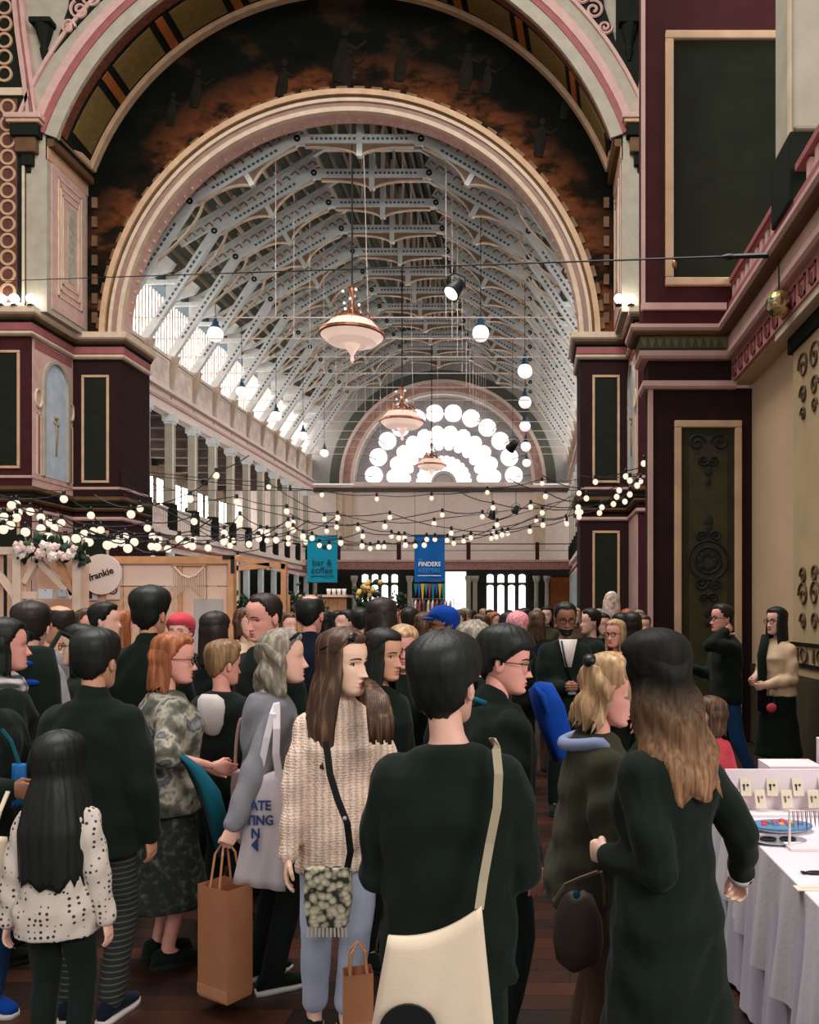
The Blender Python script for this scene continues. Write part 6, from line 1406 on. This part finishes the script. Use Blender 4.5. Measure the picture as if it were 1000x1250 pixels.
i_['part']('teal_scarf', g.loft(rr), CTEAL)
person(116, 3.45, 1.61, 178, 'man with cropped black hair and protruding ears in black, seen from behind', top=dict(kind='jacket', mat=CB, inf=.034, hem=.76, collar='coat'), bottom=dict(mat=STRIPE), hair=dict(style='short', mat=HBLACK, top=.028, side=.014, nape=.14), skin='tan', girth=1.05, shoes=CNAVY)
person(72, 3.0, 1.225, 182, 'small girl with long black hair in a dotted sweatshirt', top=dict(mat=DOTS, inf=.035, hem=.76, slv=.03, fold=.006), bottom=dict(mat=CB), hair=dict(style='long', mat=HBLACK, len=.3, open=66, thick=.026, back=.03, flare=.03, rag=.03), sex='f', skin='fair', hs=1.42, hands={'R': (.26*-1, .02, .8), 'L': (.26, .02, .78)}, vox=.0095)
person(183, 5.0, 1.825, 174, 'tall man with thick black hair and a black coat, seen from behind', top=dict(kind='coat', mat=CB, inf=.03, hem=.6, collar='coat'), hair=dict(style='short', mat=HBLACK, top=.045, side=.018, nape=.12), skin='tan')
person(72, 5.5, 1.755, 215, 'balding man in a grey hooded top looking away', top=dict(kind='hoodie', mat=CHG, inf=.04), hair=dict(style='short', mat=HDARK, top=.008, side=.007, bald=.35), skin='tan', head=(30, 0, 0))
w, i_ = person(36, 4.6, 1.745, 165, 'man with a black and blue backpack', top=dict(kind='hoodie', mat=CHG, inf=.03), hair=dict(style='short', mat=HDARK, top=.026), skin='fair', head=(35, 0, 0))
eb = empty('backpack', P(40, 850, 4.38), label='black backpack with blue panels worn by the man in the hooded top', category='backpack')
rr = [[(rx*cos(2*pi*k/16), ry*sin(2*pi*k/16), z) for k in range(16)] for z, rx, ry in ((.27, .06, .04), (.25, .11, .07), (.1, .14, .09), (-.12, .15, .1), (-.24, .14, .09), (-.27, .1, .06))]
MB().loft(rr).build('pack', CB, eb, smooth=True); 
for (z, x, m_) in ((.18, .0, CBLUE), (.08, .04, CBLUE), (.0, -.03, CTEAL)): MB().ball((x, -.075-.012*(z < .1), z), (.05, .02, .018), 10, 6).build('panel', m_, eb, smooth=True)
for sd in (-1, 1): MB().tube([(sd*.07, .03, .24), (sd*.09, .1, .34), (sd*.1, .22, .3)], .014, 6).build('strap', CB2, eb)
w, i_ = person(2, 4.0, 1.66, 140, 'woman with dark hair and a grey plaid scarf', top=dict(kind='coat', mat=CB, inf=.03, hem=.6), hair=dict(style='long', mat=HBLACK, len=.02, open=80), sex='f', skin='rosy', head=(-10, 0, 0))
rr = [[(rx*cos(2*pi*k/16), .012+ry*sin(2*pi*k/16), z+.012*sin(k*2)) for k in range(16)] for z, rx, ry in ((1.5, .07, .07), (1.47, .12, .11), (1.42, .15, .13), (1.36, .14, .12))]; i_['part']('plaid_scarf', MB().loft(rr), PLAID)
person(100, 4.95, 1.62, -78, 'woman with black hair and thin glasses in profile', top=dict(mat=CB2), hair=dict(style='long', mat=HBLACK, len=.05, open=70), sex='f', skin='light', face=True, glasses=BLK)
person(127, 6.6, 1.77, 150, 'man with black hair before the round white sign', top=dict(mat=CB2), hair=dict(style='short', mat=HBLACK, top=.03), skin='fair', head=(-45, 0, 0))
person(146, 7.0, 1.72, 160, 'woman with long copper hair near the plywood wall', top=dict(mat=CBRN), hair=dict(style='long', mat=HRED, len=.12), sex='f', skin='rosy')
person(105, 7.4, 1.73, 60, 'man with brown hair beside the stall post', top=dict(mat=CNAVY), hair=dict(style='short', mat=HBROWN), skin='rosy')
w, i_ = person(221, 6.6, 1.68, 0, 'boy with a coral cap and dark jacket, hand to mouth', top=dict(kind='jacket', mat=CB, inf=.03), hair=dict(style='short', mat=HBLACK, top=.02), skin='light', face=True, hands={'R': (-.03, -.16, 1.45), 'L': (.2, -.05, .85)}, pose=('fist', 'relaxed'))
i_['part']('cap', xf(hair_cap(18, 24, top=.034, side=.026, nape=.5, fringe=.72), i_['Hm']), CRED); i_['part']('white_lapel', MB().tube([(.03, -.13, 1.42), (.08, -.15, 1.25), (.1, -.15, 1.1)], .02, 6), CWHT)
person(262, 5.6, 1.70, 165, 'woman with long dark hair seen from behind before the grey poster', top=dict(mat=CB2), hair=dict(style='long', mat=HDARK, len=.1, thick=.028), sex='f', skin='fair')
person(378, 5.6, 1.825, 176, 'balding man in a navy jacket seen from behind', top=dict(kind='jacket', mat=CNAVY, inf=.03, collar='coat'), hair=dict(style='short', mat=HBLACK, top=.01, side=.01, bald=.3, nape=.15), skin='rosy')
person(466, 5.4, 1.79, 172, 'tall woman with loose dark hair seen from behind', top=dict(kind='coat', mat=CB, inf=.03, hem=.5), hair=dict(style='long', mat=HDARK, len=.12, thick=.03, wave=.4), sex='f', skin='fair')
w, i_ = person(543, 6.6, 1.735, -70, 'man in a bright blue flat cap', top=dict(kind='jacket', mat=CB2), hair=dict(style='short', mat=HGREY, top=.01), skin='brown', face=True, glasses=BLK)
i_['part']('flat_cap', xf(hair_cap(18, 24, top=.036, side=.026, nape=.45, fringe=.7), i_['Hm']), CBLUE); i_['part']('cap_peak', xf(MB().ball((0, -.11, .05), (.07, .05, .012), 12, 6), i_['Hm']), CBLUE)
person(578, 4.4, 1.635, 175, 'person with short silver hair behind the black sweater', top=dict(mat=CB2), hair=dict(style='short', mat=HGREY, top=.03, side=.02), skin='rosy')
# lanyard man
w, i_ = person(690, 7.0, 1.79, 8, 'bearded man in a dark suit with white shirt and lanyard, holding a phone', top=dict(kind='jacket', mat=CB, inf=.03, hem=.72), hair=dict(style='short', mat=HBLACK, top=.016, side=.01), skin='brown', head=(0, 10, 0), face=True, hands={'R': (-.05, -.24, 1.08), 'L': (.05, -.24, 1.08)}, pose=('hold', 'hold'), glasses=BLK)
i_['part']('white_shirt', MB().prism([(-.075, 1.47), (.075, 1.47), (.025, 1.24), (-.025, 1.24)], -.155, -.12), CWHT); i_['part']('lanyard', MB().tube([(-.06, -.16, 1.46), (-.03, -.165, 1.3), (.02, -.165, 1.12)], .008, 5), BLK)
g = MB(); g.v = [tuple(v) for v in []]; bd = hair_cap(18, 30); 
Zf, Th = np.meshgrid(np.linspace(.02, .24, 8), np.radians(np.linspace(-75, 75, 16)), indexing='ij'); x, y, z = head_pts(Zf, Th, .004, True); bm_ = MB(); bm_.v = [tuple(p) for p in np.stack([x, y, z], -1).reshape(-1, 3)]; bm_.f = [(a*16+k, a*16+k+1, a*16+k+17, a*16+k+16) for a in range(7) for k in range(15)]
i_['part']('beard', xf(bm_, i_['Hm']), HBLACK)
ph = MB().box(-.035, .035, -.006, .006, -.06, .06).build('phone', BLK, None, bevel=.006, label='black phone held in both hands of the suited man', category='phone'); ph.location = i_['M'] @ Vector((0, -.315, 1.06)); ph.rotation_euler = (-1.0, 0, 0)
# couple by the right pier
w, i_ = person(886, 8.0, 1.79, -75, 'man in a black sweater and blue jeans with a phone at his ear', top=dict(mat=CB, inf=.025, collar='coat'), bottom=dict(mat=CJEAN), hair=dict(style='short', mat=HDARK, top=.018), skin='rosy', face=True, glasses=BLK, hands={'R': (-.12, -.3, 1.15), 'L': (.11, -.06, 1.52)}, poles={'L': (.5, -.5, -1), 'R': (-.3, .4, -1)}, pose=('hold', 'hold'), feet={'R': (-.08, -.2, .085), 'L': (.1, .24, .11)}, shoes=CB, vox=.014, hoff=(0, -.03))
i_['part']('shirt_collar', MB().tube([(.075*cos(a), .01+.075*sin(a), 1.492) for a in np.linspace(0, 2*pi, 17)], .013, 6), CWHT)
w, i_ = person(949, 8.1, 1.76, -58, 'woman in a beige cardigan with long black hair beside the man in jeans', top=dict(kind='jacket', mat=CBEI, inf=.03, hem=.9), bottom=dict(kind='skirt', mat=CB, hem=.3), hair=dict(style='long', mat=HBLACK, len=.16, open=50), sex='f', skin='fair', face=True, glasses=BLK, hands={'R': (-.12, -.22, 1.05), 'L': (.08, -.24, 1.02)}, pose=('hold', 'hold'), vox=.014)
i_['part']('black_scarf', MB().tube([(-.06, -.1, 1.5), (-.05, -.16, 1.3), (-.04, -.17, 1.0), (-.03, -.19, .75)], [.04, .05, .045, .04], 8), CB)
e = empty('red_purse', P(942, 864, 7.85), label='small red purse hanging before the black skirt', category='purse'); MB().ball((0, 0, 0), (.05, .025, .045), 12, 8).build('pouch', CRED, e, smooth=True); MB().tube([(-.03, 0, .03), (0, .08, .35), (.03, 0, .03)], .004, 5).build('strap', BLK, e)
person(868, 4.9, 1.17, 200, 'child with brown hair and a pink top in front of the man in jeans', top=dict(mat=CRED, inf=.02), hair=dict(style='long', mat=HBROWN, len=.0, open=80), sex='f', skin='fair', hs=1.4, head=(60, 0, 0))
# person at the left edge with bags
person(-35, 3.4, 1.58, 60, 'person in black holding bags at the edge of the crowd', top=dict(mat=CB, inf=.03), bottom=dict(mat=CJEAN), hair=dict(style='short', mat=HBLACK), skin='brown', hands={'R': ('px', 12, 965, 3.2), 'L': (.2, -.1, .86)}, pose=('fist', 'relaxed'), shoes=CBLUE)
e = empty('white_shopping_bag', P(2, 1065, 3.1), label='cream cloth bag with a red dot hanging beside the small girl', category='bag'); tote(e, ((-30, 1020), (8, 1022), (18, 1100), (-30, 1105)), 3.1, .04, TOTE, dome=.02); MB().ball(P(1, 1090, 3.065), (.012, .005, .012), 8, 6).build('red_dot', CRED, e, world=True); strap(e, [P(-10, 1022, 3.1), P(0, 990, 3.12), P(10, 966, 3.16)], .015, TOTE, 'strap')
e = empty('blue_tote_bag', P(26, 955, 3.35), label='flat bright blue bag beside the small girl', category='bag'); tote(e, ((15, 932), (32, 932), (33, 982), (14, 985)), 3.35, .03, mat('sky_blue_cloth', c8(30, 104, 168), var=.08), dome=.012); strap(e, [P(24, 934, 3.35), P(14, 905, 3.34), P(2, 890, 3.34)], .012, CTEAL, 'strap')
# ---------------- the far crowd: each person apart, coats and hair differ
protos = []
for k, (sx_, st, ln_, yw) in enumerate((('m', 'short', 0, 170), ('f', 'long', .05, 175), ('f', 'long', .15, 10), ('m', 'short', 0, -60), ('f', 'long', .0, 60))):
    r_, _ = person(650, 10, 1.72, yw, 'proto person to be placed', top=dict(kind='jacket', mat=CB, inf=.028), hair=dict(style=st, mat=HBLACK, len=ln_), sex=sx_, skin='fair', vox=.024, hands={'R': (-.12, -.22, 1.05), 'L': (.12, -.22, 1.05)} if k % 2 else None); protos.append((r_, yw))
hcs = [('black', HBLACK), ('dark brown', HDARK), ('brown', HBROWN), ('grey', HGREY), ('blond', HBLOND), ('copper', HRED)]
ccs = [('black', CB), ('charcoal', CB2), ('navy', CNAVY), ('brown', CBRN), ('olive', COLIVE), ('pale grey', CHG), ('coral red', CRED), ('white', CWHT), ('beige', CBEI), ('denim blue', CJEAN)]
combos = [(a, b) for b in range(len(ccs)) for a in range(len(hcs))]; rg = random.Random(11); rg.shuffle(combos); combos.sort(key=lambda c: (c[0] >= 3, c[1] >= 6))
spots = [(500, 744, 9), (518, 750, 8.4), (560, 748, 10), (588, 752, 9.2), (620, 750, 10.3), (640, 745, 11), (655, 752, 8.6), (668, 744, 13), (722, 750, 9), (735, 752, 9.7), (758, 753, 9.4), (772, 750, 8.2), (785, 752, 9.8), (424, 750, 9.5), (412, 748, 11), (440, 752, 8.2), (398, 749, 13), (352, 752, 8.6), (340, 748, 12.5), (299, 752, 7.5), (312, 749, 13.5),
         (450, 747, 14), (482, 746, 15), (508, 745, 18), (535, 746, 16), (552, 745, 20), (575, 747, 14.5), (598, 746, 17), (622, 746, 20), (634, 747, 15.5), (656, 746, 18.5), (682, 747, 16), (702, 746, 14), (716, 747, 18), (731, 748, 13), (748, 748, 15.5), (766, 748, 12.5), (780, 748, 14), (428, 748, 19), (466, 747, 21), (590, 746, 23), (526, 747, 23), (494, 748, 12), (567, 749, 12), (603, 749, 12.6), (660, 748, 22), (436, 746, 24), (644, 747, 25)]
for n_, (x, y, d) in enumerate(spots):
    pr, yw = protos[n_ % 5]; a, b = combos[n_ % len(combos)]
    r = pr if n_ < 5 else dup(pr)
    hgt = CH+(HY-y)*d/1000+rg.uniform(-.03, .03); s_ = hgt/1.735
    r.location = ((x-HX)/FPX*d, d, 0); r.scale = (s_,)*3; r.rotation_euler = (0, 0, radians(yw+rg.uniform(-35, 35)))
    r['label'] = 'person far in the crowd with %s hair and a %s top' % (hcs[a][0], ccs[b][0]); r['group'] = 'far crowd under the string lights'
    for ch in r.children:
        nm = ch.name.split('.')[0]; mm = hcs[a][1] if nm == 'hair' else ccs[b][1] if nm == 'jacket' else ccs[(b*3+1) % 4][1] if nm == 'trousers' else None
        if mm: ch.material_slots[0].link = 'OBJECT'; ch.material_slots[0].material = mm
w, i_ = person(632, 7.9, 1.70, 170, 'woman with a pink floral head scarf', top=dict(mat=CB), skin='fair', sex='f')
i_['part']('head_scarf', xf(hair_cap(20, 28, top=.034, side=.03, nape=.0, fringe=.75), i_['Hm']), mat('pink_floral_scarf', c8(214, 140, 146), var=.45, scale=40))
w, i_ = person(752, 7.4, 1.64, -35, 'woman with blond hair, sunglasses and a red scarf', top=dict(kind='jacket', mat=CB, inf=.03), hair=dict(style='long', mat=HBLOND, len=.03, open=60), skin='rosy', sex='f', face=True, glasses=BLK); i_['part']('red_scarf', MB().lathe([(.07, 1.47), (.11, 1.45), (.13, 1.4), (.1, 1.38)], (0, 0, 0), 14), CRED)
